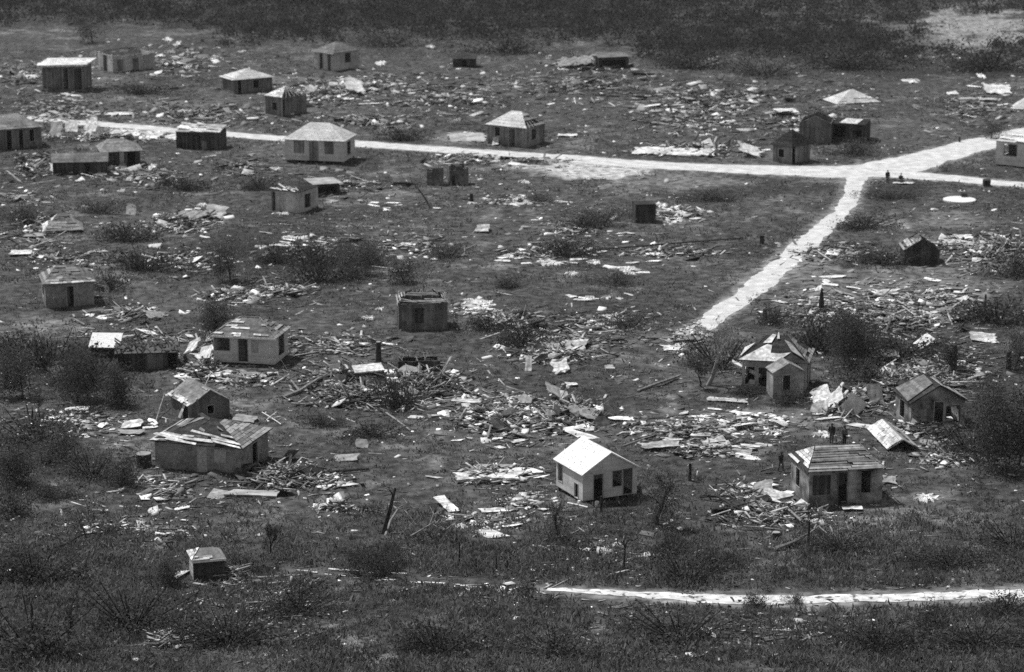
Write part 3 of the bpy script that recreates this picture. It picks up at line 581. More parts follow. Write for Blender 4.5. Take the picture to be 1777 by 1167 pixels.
# ---------------------------------------------------------------- loose sheets, panels and boards, each placed where it lies
def panel(name, x, y, wpx, hpx, mat, label, cat, lift=.05, tilt=(0, 0), yaw=None, crumple=.05, th=.035, seed=0, group=None, maxd=5.0, ragged=.26):
    rnd = random.Random(seed + int(x*7+y)); cx, cy = G(x, y); w_ = wpx/SC(y); dd = min(maxd, max(.25, DM(hpx, y)))
    yw = rnd.uniform(-.2, .2) if yaw is None else yaw
    nx, ny = max(2, int(w_/.45)), max(2, int(dd/.45)); top = []
    for j in range(ny+1):
        for i in range(nx+1):
            u, v = i/nx-.5, j/ny-.5; e = 1 - ragged*rnd.random() if (i in (0, nx) or j in (0, ny)) else 1
            top.append((u*w_*e, v*dd*e, lift + u*w_*tilt[0] + v*dd*tilt[1] + rnd.uniform(-1, 1)*crumple))
    zc = max(gz(cx + math.cos(yw)*a*w_/2, cy + b*dd/2) for a in (-.8, 0, .8) for b in (-.8, 0, .8))
    lowest = min(p[2] for p in top); top = [(p[0], p[1], p[2] - min(0, lowest) + .02) for p in top]
    mb = MB(); n = len(top); mb.v = top + [(p[0], p[1], p[2]-th) for p in top]; k = nx+1
    for j in range(ny):
        for i in range(nx):
            a = j*k+i; mb.f.append((a, a+1, a+k+1, a+k)); mb.f.append((a+n+k, a+n+k+1, a+n+1, a+n))
    bd = [i for i in range(k)] + [j*k+nx for j in range(1, ny+1)] + [ny*k+i for i in range(nx-1, -1, -1)] + [j*k for j in range(ny-1, 0, -1)]
    for a, b in zip(bd, bd[1:]+bd[:1]): mb.f.append((a, a+n, b+n, b))
    mb.m = [0]*len(mb.f); o = mb.build(name, mat, None, (cx, cy, zc-.03)); o.rotation_euler[2] = yw
    return tag(o, label, cat, group or 'roof and wall panels lying on the ground')
def quad_panel(name, x, y, pts, th, mat, label, cat):                  # a stiff board propped in the wreck, corners in metres about its foot
    a = G(x, y); mb = MB(); mb.slab(pts, th); return tag(mb.build(name, mat, None, (a[0], a[1], gz(*a))), label, cat)
quad_panel('wall_panel', 1485, 723, [(0,0,0), (1.1,.35,1.0), (-.35,.9,1.95), (-1.1,.35,.65)], .08, m_paleconc, 'large square pale panel tipped on its corner beside the dormer house', 'panel')
quad_panel('wall_panel', 1463, 722, [(0,0,0), (.5,.1,.35), (.75,.6,1.5), (-.1,.5,.9)], .06, m_bg, 'narrow grey panel folded against the large tipped one', 'panel')
quad_panel('wall_panel', 1428, 722, [(-1.1,.2,.25), (.3,-.1,.0), (.5,.5,.9), (.2,.9,1.1), (-.9,.6,.75)], .05, m_bw, 'bright jagged panel at the left end of the wreck beside the dormer house', 'panel')
def cloth(x, y, wpx, hpx, label, seed=0, mat=None, bump=.08, cat='sheet', name='crumpled_sheet', ragged=.66, holes=0.04):
    rnd = random.Random(seed + int(x*3+y)); cx, cy = G(x, y); a, b = wpx/SC(y)/2, min(4.0, DM(hpx, y)/2)
    zc = gz(cx, cy); nr_, na = 6, 26; V = [(0, 0, bump)]; ra = [1 - ragged*rnd.random() for _ in range(na)]
    ra = [(ra[i-1] + 2*ra[i] + ra[(i+1) % na])/4 for i in range(na)] if ragged < .5 else ra
    for r in range(1, nr_+1):
        for q in range(na):
            t = 2*math.pi*q/na; rr = r/nr_*ra[q]; X_, Y_ = a*rr*math.cos(t), b*rr*math.sin(t)
            V.append((X_, Y_, gz(cx+X_, cy+Y_) - zc + (.045 if r < nr_ else .012) + (rnd.random()*bump*2.2 if r < nr_ else 0)))
    F_ = [(0, 1+q, 1+(q+1) % na) for q in range(na)]
    for r in range(nr_-1):
        for q in range(na):
            if rnd.random() < holes: continue
            i0, i1 = 1+r*na+q, 1+r*na+(q+1) % na; F_.append((i0, i0+na, i1+na, i1))
    mb = MB(); mb.v = V; mb.f = F_; mb.m = [0]*len(F_)
    return tag(mb.build(name, mat or m_cloth, None, (cx, cy, zc)), label, cat, 'white sheets of cloth on the ground')
for args in [
 (822,523,62,15,'big white sheet spread on the grass beside the stripped plank house'), (845,527,40,10,'smaller white sheet overlapping the big one by the stripped plank house'),
 (515,413,58,7,'long white cloth strip lying upper of several below the pale torn hut'), (492,424,34,8,'white rumpled cloth in the middle of the group below the pale torn hut'), (453,428,26,6,'small white cloth lying apart from the group below the pale torn hut'),
 (351,357,28,9,'bright white scrap of cloth on open ground above a grey debris patch'), (490,374,40,6,'white cloths flattened at the foot of the pale torn hut'),
 (1088,469,60,11,'large white cloth spread in the grass with two lobes, centre of the open field'), (1094,476,26,8,'rounded white cloth just touching the larger lobed one'), (1031,455,38,10,'peaked white cloth left of the lobed one in the open field'),
 (958,458,90,9,'long white tangled strip of cloth in the open field'), (885,446,40,10,'white loop of cloth at the end of the long tangled strip'), (993,476,30,6,'little white bundle below the long tangled strip'),
 (1024,517,24,5,'white rag on smooth grass, first in a row of two'), (1052,519,26,5,'white rag on smooth grass, second in a row of two'), (905,353,95,8,'long white drape with dark shadow below, near the upper field'), (898,343,46,6,'white drape folded just above the long one in the upper field'),
 (1608,867,70,21,'torn bright white sheet lying right of the slatted house'), (1430,756,46,15,'white blanket on ground behind the slatted house'), (1341,750,46,6,'narrow white blanket strip on ground toward the dormer house'),
 (292,70,20,9,'bright white bundle in the far field, twin lobed'), (309,76,18,9,'bright oblong bundle in the far field'), (260,79,9,6,'tiny white bundle in the far field'), (661,110,28,11,'pale squat bundle near the tall pyramid roofed hut'), (747,80,20,6,'pale smear of cloth under the dark far woods'),
 (1580,142,42,8,'pale ragged cloth below the far woods beyond the dropped roof'), (1703,132,16,10,'small pale bundle against dark far scrub'), (440,57,20,5,'pale scrap lying near the edge of the far woods'),
 (1146,355,36,10,'white heap of cloth immediately beside the dark cistern'), (1170,385,44,9,'white cloth in front of the rubble beside the cistern'), (640,551,32,7,'short white bone shaped cloth left of the stripped house'), (660,537,26,9,'white square cloth near the stripped house wall'),
 (1665,348,54,8,'round white slab-like spread in the right hand field'), (480,293,36,8,'rumpled pale cloth in front of the white roadside house'), (265,291,20,18,'white cloth draped over low scrub near the dark post fronted house'), (193,278,14,14,'bright scrap hanging low before the post fronted house'),
 (1240,262,60,8,'pale cloths along the roadside timber'), (1020,310,24,5,'pale scrap beside the bare pale soil under the main road'), (910,317,24,6,'white wedge of cloth near the main road verge')]:
    cloth(*args)
for a in [  # name, x, y, w, h, material, label, category, keywords
 ('roof_sheet',115,300,58,15,m_bw,'bright torn roof sheet lying against the blackened gable shed','roof sheet',dict(lift=.3,tilt=(.1,.22),ragged=.15)),
 ('roof_sheet',1146,779,76,11,m_sheet,'long pale roof sheet propped up off the grass behind the cottage','roof sheet',dict(lift=.35,tilt=(.04,.0),crumple=.06)),
 ('roof_sheet',1240,776,52,14,m_sheet,'crumpled pale roof sheet beyond the propped long one','roof sheet',dict(lift=.4,tilt=(.1,.1),crumple=.16,ragged=.3)),
 ('roof_sheet',1288,786,40,10,m_sheet,'end roof sheet of the row behind the cottage, flat in the grass','roof sheet',dict(tilt=(-.05,.08))),
 ('wall_panel',1257,783,26,10,m_bg,'dull grey wall panel among bright roof sheets behind the cottage','panel',dict(lift=.2,tilt=(-.2,.1))),
 ('wall_panel',826,831,80,12,m_bw,'broad stack of pale wall boards, front piece left of the cottage','panel',dict(lift=.3,tilt=(.03,.05),th=.2)),
 ('wall_panel',878,829,60,17,m_bw,'bright wall panel on the board stack nearest the cottage','panel',dict(lift=.35,tilt=(.02,.03),th=.16)),
 ('wall_panel',860,813,70,6,m_bg,'grey slatted wall panel behind the board stack','panel',dict(lift=.15)),
 ('roof_sheet',775,878,24,30,m_bw,'lone whitish panel on a slant in the grass below the board stack','panel',dict(yaw=.45,lift=.25,tilt=(0,.10),ragged=.2,maxd=3.2)),
 ('wall_panel',856,887,52,8,m_bw,'splintered white panel low in the grass beside dark gap','panel',dict(lift=.2,ragged=.3)),
 ('wall_panel',438,858,98,10,m_paleconc,'long pale slab at the foot of the dark timber pile','slab',dict(lift=.15,crumple=.01,th=.12)),
 ('wall_panel',602,799,48,9,m_bg,'flat slatted panel with white edge on the grass','panel',dict(lift=.1,tilt=(.08,.1))),
 ('wall_panel',628,776,24,12,m_bg,'grey panel standing on edge with bright rim above the slatted one','panel',dict(lift=.2,tilt=(-.1,.6),maxd=.9)),
 ('roof_sheet',998,605,44,12,m_sheet,'white sheet on top of the wide lumber pile','roof sheet',dict(lift=.35,tilt=(.05,.15))),
 ('roof_sheet',958,604,40,8,m_sheet,'dull sheet beside the white one on the wide lumber pile','roof sheet',dict(lift=.3,tilt=(0,.1))),
 ('wall_panel',917,645,13,13,m_bw,'small square white board upright near the lumber pile','board',dict(lift=.3,tilt=(0,1.2),maxd=1.0,crumple=.01)),
 ('wall_panel',970,646,36,13,m_bw,'white wheel shaped panel fragment near the lumber pile','panel',dict(lift=.25,tilt=(.1,.3),ragged=.5)),
 ('wall_panel',1057,641,18,7,m_paleconc,'pale drum-like slab alone in grass right of the lumber pile','slab',dict(lift=.25,th=.25)),
 ('wall_panel',992,669,22,6,m_bw,'small white oblong board alone on the grass','board',dict(lift=.15)),
 ('wall_panel',962,691,30,16,m_bg,'tilted grey panel over the heap behind the cottage','panel',dict(lift=.7,tilt=(-.45,.1),th=.08)),
 ('wall_panel',980,702,16,14,m_bw,'short pale panel hanging down the heap behind the cottage','panel',dict(lift=.5,tilt=(-.3,.6),maxd=1.5)),
 ('roof_sheet',1014,728,58,26,m_bg,'big slanting roof panel over the hollow heap behind the cottage','roof sheet',dict(lift=.6,tilt=(-.28,.1),maxd=2.6)),
 ('wall_panel',1424,703,40,24,m_bw,'bright jagged white panel left of the large tipped one','panel',dict(lift=.6,tilt=(.25,.4),maxd=2.4,ragged=.4)),
 ('wall_panel',1447,708,34,12,m_bw,'narrow white panel tilted between two bigger ones','panel',dict(lift=.6,tilt=(.5,.5),maxd=1.4)),
 ('wall_panel',1518,698,30,20,m_concrete,'dull grey panel tipped behind the large square one','panel',dict(lift=.6,tilt=(-.1,.7),maxd=1.9)),
 ('roof_sheet',1706,591,52,11,m_sheet,'bright roof sheet in the scrub near the right hand dark trees','roof sheet',dict(lift=.3,tilt=(-.08,.15))),
 ('wall_panel',1530,628,60,11,m_midwall,'dull flat roof section on posts right behind the dormer house','panel',dict(lift=.8,tilt=(0,.1),th=.1)),
 ('roof_sheet',1543,838,30,14,m_bg,'crumpled sheet against the corner of the slatted house','roof sheet',dict(lift=.2,tilt=(-.1,.15),ragged=.4,maxd=1.5)),
 ('roof_sheet',1260,697,82,7,m_sheet,'long thin white framed sheet lying below the big bare tree','roof sheet',dict(lift=.12,crumple=.05,maxd=2.2)),
 ('thatch_panel',105,661,40,27,m_thatch,'slab of old thatch caught tilted in dark scrub','thatch',dict(lift=.8,tilt=(.1,.45),yaw=.5,ragged=.4,maxd=3,th=.2)),
 ('roof_sheet',838,401,26,9,m_sheet,'small bright sheet over a dark hollow in the upper field','roof sheet',dict(lift=.35,tilt=(.05,.1))),
 ('roof_sheet',1170,268,150,7,m_bw,'long run of bleached roofing along the verge of the main road','roof sheet',dict(lift=.3,tilt=(0,.15),ragged=.2,crumple=.1)),
 ('roof_sheet',1300,272,44,9,m_bw,'raised end of bleached roofing near the dark pyramid hut','roof sheet',dict(lift=.5,tilt=(-.3,.2),ragged=.3)),
 ('wall_panel',810,242,70,13,m_paleconc,'low pale slab wall beside the notched house','slab',dict(lift=.25,tilt=(.0,.10),th=.3,crumple=.02)),
 ('roof_sheet',1697,174,72,4,m_paleconc,'long thin pale sheet lying in far scrub','roof sheet',dict(lift=.3,maxd=2)),
 ('roof_sheet',1730,160,52,8,m_bw,'broken pale roof sheets heaped in far scrub','roof sheet',dict(lift=.4,ragged=.4,tilt=(.0,.2))),
 ('roof_sheet',1600,426,36,8,m_bw,'pale sheet lying immediately behind the blackened gable','roof sheet',dict(lift=.2,tilt=(0,.15))),
 ('roof_sheet',1672,414,34,7,m_bw,'pale sheet, upper of two by the black timber heap','roof sheet',dict(lift=.2)),
 ('roof_sheet',1688,428,46,7,m_bw,'pale sheet, lower of two by the black timber heap','roof sheet',dict(lift=.1)),
 ('roof_sheet',368,592,24,10,m_bw,'white sheet at the wall of the pale fronted house','roof sheet',dict(lift=.4,tilt=(.2,.5),maxd=1.5)),
 ('roof_sheet',355,628,26,16,m_cloth,'bright folded sheet on the rubble between thatched hut and pale fronted house','roof sheet',dict(lift=.6,tilt=(.3,.6),ragged=.3,maxd=2)),
 ('roof_sheet',335,612,26,14,m_bw,'jagged sheet higher on the rubble by the thatched hut','roof sheet',dict(lift=.6,tilt=(.4,.4),ragged=.4,maxd=2)),
 ('roof_sheet',380,656,52,8,m_bw,'long flat pale sheet at the front of the rubble','roof sheet',dict(lift=.35,tilt=(.1,.0))),
 ('roof_sheet',440,657,50,7,m_sheet,'zigzag bent iron sheet in the grass by the rubble','roof sheet',dict(lift=.25,tilt=(-.12,.1),crumple=.14)),
 ('roof_sheet',230,741,40,10,m_bw,'pale sheet over stones left of the wide hip roof house','roof sheet',dict(lift=.25,tilt=(.08,.1),ragged=.25)),
 ('roof_sheet',225,752,50,8,m_bg,'ragged low sheet under the pale one left of the hip roof house','roof sheet',dict(lift=.15,ragged=.4)),
 ('roof_sheet',425,732,44,9,m_bg,'grey curved sheet at the side of the gabled shack','roof sheet',dict(lift=.3,tilt=(-.1,.1))),
 ('roof_sheet',125,229,26,11,m_bw,'white board leaning at the roadside, beside the cut off house','panel',dict(lift=.5,tilt=(.0,.8),maxd=1.6)),
 ('roof_sheet',98,238,24,13,m_paleconc,'dull wall piece leaning beside the cut off house','panel',dict(lift=.5,tilt=(.1,.9),maxd=1.8)),
 ('roof_sheet',158,235,22,9,m_bw,'triangular bright scrap at the roadside before the post fronted house','panel',dict(lift=.4,tilt=(-.2,.5),ragged=.4)),
 ('roof_sheet',215,238,60,7,m_bw,'bright strip of torn roofing along the road near the black box store','roof sheet',dict(lift=.3,tilt=(0,.2),ragged=.3)),
 ('roof_sheet',262,240,44,7,m_bw,'crumpled bright strip of roofing closest to the black box store','roof sheet',dict(lift=.3,tilt=(0,.2),ragged=.4)),
 ('roof_sheet',205,200,54,5,m_bw,'pale strip beyond the road opposite torn roofing','roof sheet',dict(lift=.2,ragged=.3)),
 ('roof_sheet',860,252,14,9,m_bw,'bright loose board against the notched house','panel',dict(lift=.4,tilt=(.2,.8),maxd=1.2)),
 ('roof_sheet',985,237,40,4,m_bw,'thin bright board at the side of the notched house','panel',dict(lift=.2)),
 ('roof_sheet',1000,117,70,10,m_bg,'broken roof pieces piled beside the low black shed','roof sheet',dict(lift=.7,tilt=(.15,.2),crumple=.2,ragged=.3)),
 ('roof_sheet',1365,196,40,9,m_bw,'pale sheet in the far field behind the roofless gable ruin','roof sheet',dict(lift=.3,ragged=.3)),
 ('roof_sheet',640,214,30,5,m_bw,'flat pale board low beside far timber beyond the roadside house','roof sheet',dict(lift=.15)),
 ('roof_sheet',615,162,40,9,m_bw,'bent pale sheets crossed in the far middle scatter','roof sheet',dict(lift=.5,tilt=(-.3,.3),ragged=.3)),
 ('roof_sheet',605,172,22,4,m_cloth,'bright sliver lying below the crossed bent sheets','roof sheet',dict(lift=.1)),
 ('roof_sheet',60,412,40,7,m_bg,'long grey sheet in weeds by the collapsed roof','roof sheet',dict(lift=.2)),
 ('roof_sheet',36,442,40,8,m_bw,'pale short boards nailed together, in the weeds','panel',dict(lift=.2,ragged=.15)),
 ('roof_sheet',68,446,18,5,m_bw,'little pale board right of the nailed boards','panel',dict(lift=.1)),
 ('roof_sheet',335,770-390,60,8,m_bg,'grey sheet on the grey debris patch in the left field','roof sheet',dict(lift=.3,tilt=(.1,.2),ragged=.4)),
 ('roof_sheet',375,376,40,12,m_paleconc,'tilted pale slab over the grey debris patch in the left field','slab',dict(lift=.5,tilt=(-.15,.2),th=.12)),
 ('roof_sheet',228,372,18,10,m_paleconc,'small slab standing at the end of the grey debris patch','slab',dict(lift=.4,tilt=(-.2,.8),maxd=1.4,th=.1)),
 ('roof_sheet',1325,893-40,40,14,m_bg,'grey panel in debris just left of the slatted house','panel',dict(lift=.3,tilt=(.2,.2),ragged=.3)),
 ('roof_sheet',1350,868,60,14,m_bw,'pale sloping panel at the left foot of the slatted house','panel',dict(lift=.3,tilt=(-.15,.2),ragged=.25)),
 ('roof_sheet',1479,886,40,7,m_bw,'white beam-like panel lying before the slatted house','panel',dict(lift=.2)),
 ('roof_sheet',1296,868,32,9,m_cloth,'white bundle-like panel among dark branches left of the slatted house','panel',dict(lift=.3,ragged=.4)),
 ('roof_sheet',1160,605,28,12,m_bw,'last pale slab where the side road breaks up','slab',dict(lift=.1,ragged=.5)),
]:
    kw = a[8]; panel(a[0], a[1], a[2], a[3], a[4], a[5], a[6], a[7], **kw)

m_scrap = M('bleached_scrap', .66, .95, 1.5, obj=.28, grime=.4)
SCR = []
for k in range(7):
    rr = random.Random(170+k); mb = MB(); n = rr.randint(5, 9); pts = []
    for q in range(n): t = 2*math.pi*q/n + rr.uniform(-.3, .3); r_ = rr.uniform(.45, 1.1); pts.append((r_*math.cos(t), r_*rr.uniform(.35, .7)*math.sin(t), rr.uniform(0, .06)))
    i0 = 0; mb.v = [(0, 0, .07)] + pts + [(p[0], p[1], p[2]-.04) for p in pts]; mb.f = [(0, 1+q, 1+(q+1) % n) for q in range(n)] + [(1+q, 1+n+q, 1+n+(q+1) % n, 1+(q+1) % n) for q in range(n)]; mb.m = [0]*len(mb.f); SCR.append(mb.mesh('bleached_scrap', m_scrap))
for (x, y, rx, ry, n, where) in [(890,350,80,12,8,'around the long white drape in the upper field'),(930,452,90,12,9,'along the tangled strip of cloth in the open field'),(1085,472,50,9,4,'beside the lobed cloth in the open field'),(1040,518,75,8,6,'on the smooth grass of the open field'),(500,420,60,12,6,'below the pale torn hut'),
  (1180,372,50,16,9,'beside the dark cistern'),(850,728,120,42,22,'in the bright field behind the cottage'),(1000,735,60,18,8,'about the hollow heap behind the cottage'),(850,826,80,14,10,'about the board stack left of the cottage'),(960,606,75,12,7,'on the wide lumber pile'),(1270,735,115,18,14,'on stony ground below the big bare tree'),(1215,780,90,14,9,'about the roof sheets beyond the cottage'),
  (1445,702,50,20,9,'about the tipped panels by the dormer house'),(1600,745,60,14,6,'at the doorstep of the dark gabled hut'),(350,640,45,32,12,'on the rubble beside the thatched hut'),(420,515,60,14,7,'above the pale fronted house'),(230,548,60,10,5,'below the patched roof house'),(715,655,85,24,10,'in the central dark heap'),(560,838,50,8,5,'at the bright edge of the dark timber pile'),
  (1330,865,60,20,9,'left of the slatted house'),(840,535,45,9,5,'beside the big white sheet'),(200,240,110,6,9,'along the road by the black box store'),(1200,262,110,9,8,'along the main road verge near the pyramid hut'),(1560,510,160,34,16,'strewn over the right hand field'),(1400,500,90,28,8,'right of the side road'),(600,165,80,18,8,'in the far middle scatter'),(1690,165,50,14,4,'in far scrub at the picture edge'),
  (1680,420,60,10,5,'before the black timber heap'),(330,390,65,16,6,'on the grey patch in the left field'),(150,742,115,28,8,'in the gravel of the left scrub'),(880,892,60,16,7,'in the grass left of the cottage'),(1140,438,95,10,7,'below the dark spar'),(640,350,100,14,6,'on grass right of the pale torn hut'),(825,280,50,8,4,'beside the main road in the middle'),(1220,200,160,36,8,'in the far field beyond the main road'),(90,150,100,40,5,'in the far corner of the village')]:
    rr = random.Random(int(x*5+y))
    for k in range(n):
        gx, gy = G(x + rx*rr.gauss(0, .55), y + ry*rr.gauss(0, .55)); o = bpy.data.objects.new('bleached_scrap', rr.choice(SCR)); COL.objects.link(o); s_ = .75*rr.lognormvariate(0, .38)*min(1.5, (SC(760)/SC(y))**.6)
        o.location = (gx, gy, gz(gx, gy) + .07); o.rotation_euler = (rr.gauss(.03, .10), rr.gauss(0, .08), rr.gauss(0, .5)); o.scale = (s_*rr.uniform(.9, 1.6), s_, 1)
        tag(o, 'bleached flat scrap of sheet lying ' + where, 'scrap', 'bleached scraps ' + where)
FRAG = []
for k in range(6):
    rr = random.Random(70+k); mb = MB(); n = rr.randint(5, 7); pts = []
    for q in range(n): t = 2*math.pi*q/n + rr.uniform(-.25, .25); r_ = rr.uniform(.65, 1.05); pts.append((r_*math.cos(t), r_*.62*math.sin(t), 0))
    mb.slab(pts, .06)
    for q in range(rr.randint(1, 3)): y = rr.uniform(-.4, .4); mb.para((-.8, y, -.12), (1.5, rr.uniform(-.2, .2), 0), (0, .09, 0), (0, 0, .055))
    FRAG.append([mb.mesh('wall_fragment', m_) for m_ in (m_fragd, m_bg)])
for (x, y, rx, ry, n, where) in [(735,668,85,26,12,'of the central dark heap'), (490,832,80,22,12,'of the dark timber pile by the wide hip roof house'), (1545,660,60,34,12,'heaped between dormer house and dark gabled hut'), (1000,725,50,22,7,'of the hollow heap behind the cottage'),
   (1300,880,90,24,9,'among dark boughs left of the slatted house'), (890,560,50,18,6,'of the dark pile above the white lumber'), (590,655,80,22,8,'among fallen branches near the sunken shed'), (1620,760,60,18,7,'at the doorstep of the dark gabled hut'), (345,640,40,26,7,'on the rubble beside the thatched hut'),
   (1740,435,36,22,8,'of the black heap at the right picture edge'), (970,620,80,16,8,'of the wide lumber pile'), (900,735,120,40,10,'strewn in the bright field behind the cottage'), (1290,262,60,8,6,'by the roadside near the pyramid hut'), (1020,112,50,8,5,'beside the low black shed')]:
    rr = random.Random(int(x*3+y))
    for k in range(n):
        gx, gy = G(x + rx*rr.gauss(0, .5), y + ry*rr.gauss(0, .5)); o = bpy.data.objects.new('wall_fragment', rr.choice(FRAG)[0 if rr.random() < .62 else 1]); COL.objects.link(o); s_ = rr.uniform(.6, 1.5); tx = rr.gauss(.1, .38)
        o.location = (gx, gy, gz(gx, gy) + .12 + abs(math.sin(tx))*.45*s_); o.rotation_euler = (tx, rr.gauss(0, .3), rr.uniform(-1.2, 1.2)); o.scale = (s_, s_, 1)
        tag(o, 'broken grey wall piece ' + where, 'wall piece', 'broken wall pieces ' + where)

# beams, poles and posts with their own place
def beam(name, p, q, zp, zq, r, mat, label, cat, n=6, sq=False):
    a = G(*p); b = G(*q); za = gz(*a)+zp; zb_ = gz(*b)+zq; mb = MB()
    A, B_ = Vector((a[0], a[1], za)), Vector((b[0], b[1], zb_)); m = (A+B_)/2
    pts = [A-m, (A-m)*.5+Vector((0, 0, .02)), Vector((0, 0, .03)), (B_-m)*.5+Vector((.02, 0, .01)), B_-m]; mb.tube(pts, [r, r*1.04, r*.97, r*.95, r*.85], 4 if sq else n)
    return tag(mb.build(name, mat, None, m), label, cat)
for a in [
 ('long_pole',(1105,680),(1180,658),.1,.25,.13,m_barkp,'long grey pole slanting in open grass between lumber pile and bare tree','pole'),
 ('pole',(1085,690),(1135,682),.06,.1,.07,m_barkp,'thin pole below the long slanting one in open grass','pole'),
 ('white_beam',(1272,645),(1320,664),.9,.55,.20,m_fascia,'bright white beam leaning out from the dormer house porch','beam'),
 ('white_beam',(1436,708),(1462,693),.2,1.5,.16,m_fascia,'white beam raised at an angle, upper of two beside tipped panels','beam'),
 ('white_beam',(1444,716),(1470,702),.2,1.2,.16,m_fascia,'white beam raised at an angle, lower of two beside tipped panels','beam'),
 ('pole',(1100,765),(1150,753),.1,.2,.08,m_bark,'dark pole pointing at the propped roof sheet','pole'),
 ('pole',(1080,775),(1160,750),.1,.15,.06,m_bg,'thin grey rail crossing behind the propped roof sheet','pole'),
 ('pole',(985,876),(1020,884),.06,.06,.09,m_fascia,'short white rail in the grass before the cottage','rail'),
 ('pole',(670,719),(712,750),.1,.1,.09,m_barkp,'pale board pointing down from the dark central heap','board'),
 ('pole',(673,642),(716,661),.6,.1,.06,m_barkp,'thin pale spar sticking from the sunken shed','spar'),
 ('log',(606,692),(634,696),.2,.2,.2,m_barkp,'short pale log at the front of the fallen branches','log'),
 ('log',(1365,895),(1390,915),.6,.4,.1,m_barkp,'pale bent spar before the slatted house','spar'),
 ('plank_beam',(455,722),(488,742),.3,.1,.05,m_fascia,'thin bright lath crossing another by the gabled shack','lath'),
 ('plank_beam',(462,735),(480,728),.2,.5,.05,m_fascia,'short bright lath crossing under the longer one by the shack','lath'),
 ('pole',(270,735),(286,706),.05,1.2,.05,m_bg,'thin stake propped at the open side of the gabled shack','stake'),
 ('beam',(640,819),(545,825),.15,.15,.11,m_bark,'dark beam lying flat beyond the timber pile','beam'),
 ('pole',(1040,436),(1290,416),.15,.15,.10,m_bark,'very long dark spar stretched across the open field','spar'),
 ('pole',(1355,922),(1290,915),.1,.1,.05,m_bg,'thin lath at the edge of the fallen tree','lath'),
]: beam(*a)
def post(name, x, y, hpx, wpx, mat, label, cat, lean=0.0, taper=.8, sides=7, top=None):
    a = G(x, y); h = HM(hpx, y); r = wpx/SC(y)/2; mb = MB(); rr = random.Random(int(x))
    mb.tube([(0,0,-.2), (lean*.3, 0, h*.35), (lean*.6+rr.uniform(-.03,.03), .02, h*.7), (lean, 0, h)], [r*1.05, r, r*(1+taper)/2, r*taper], sides)
    o = mb.build(name, mat, None, (a[0], a[1], gz(*a)))
    if top is not None: c = MB(); c.tube([(lean, 0, h+.005), (lean, 0, h+.05)], [r*taper*1.05, r*taper], sides); c.build('cap', top, o)
    return tag(o, label, cat)
post('snag',1425,540,38,10,m_bark,'dark pointed stump standing like an obelisk on a rubble mound','stump',taper=.3)
post('stump',1327,553,17,9,m_bark,'short dark stump beside the fading side road','stump')
post('post',1709,546,36,4,m_bark,'thin dark post standing alone in the right hand field','post')
post('stump',1322,424,15,10,m_bark,'low square dark stump alone above the side road','stump',taper=1,sides=4)
post('stump',657,628,34,10,m_bark,'dark broken trunk standing behind the roofless low enclosure','stump',top=m_paleconc)
post('stump',818,350,14,7,m_bark,'short black stump beside white drapes in the upper field','stump')
post('stump',1197,833,30,6,m_bark,'dark broken stem behind the twiggy bare tree','stump')
post('post',1043,889,27,4,m_bark,'dark stake standing in front of the cottage wall','stake')
post('post',797,975,36,3,m_bark,'tallest post of a faint fence line in the lower grass','post')
post('post',826,989,22,3,m_bark,'short fence post next to the tallest one','post')
post('post',861,990,24,3,m_bark,'middle fence post in the lower grass, between two shorter ones','post')
post('post',880,989,16,4,m_bark,'stubby fence post at the end of the fence line','post')
post('post',1665,247,9,4,m_bark,'tiny dark marker post on the verge of the branching road','post')
post('barrel',1347,935,12,13,m_bark,'dark barrel with pale lid beside the fallen tree','barrel',taper=1,sides=10,top=m_paleconc)
post('bucket',1036,879,8,9,m_fascia,'little white bucket on the ground in front of the cottage','bucket',taper=.8,sides=9)
post('bucket',1005,877,6,8,m_fascia,'white lump of stone at the corner of the cottage','stone',taper=.6)
post('barrel',250,808,22,26,m_bark,'black tub with pale top at the end wall of the wide house','tub',taper=1,sides=9,top=m_bg)
post('barrel',1108,857,13,13,m_bark,'dark tub at the far front corner of the cottage','tub',taper=.9,sides=9)
post('crate',1712,323,11,17,m_bark,'dark box left at the edge of the branch road','box',taper=1,sides=4)
post('crate',1673,343,9,14,m_bark,'dark box standing on the round white slab','box',taper=1,sides=4)
post('stump',1750,640,30,10,m_bark,'dark trunk stub in scrub near the right picture edge','stump')
post('stump',1655,645,46,11,m_bark,'tall dark trunk left standing behind the dark gabled hut','stump',taper=.7)

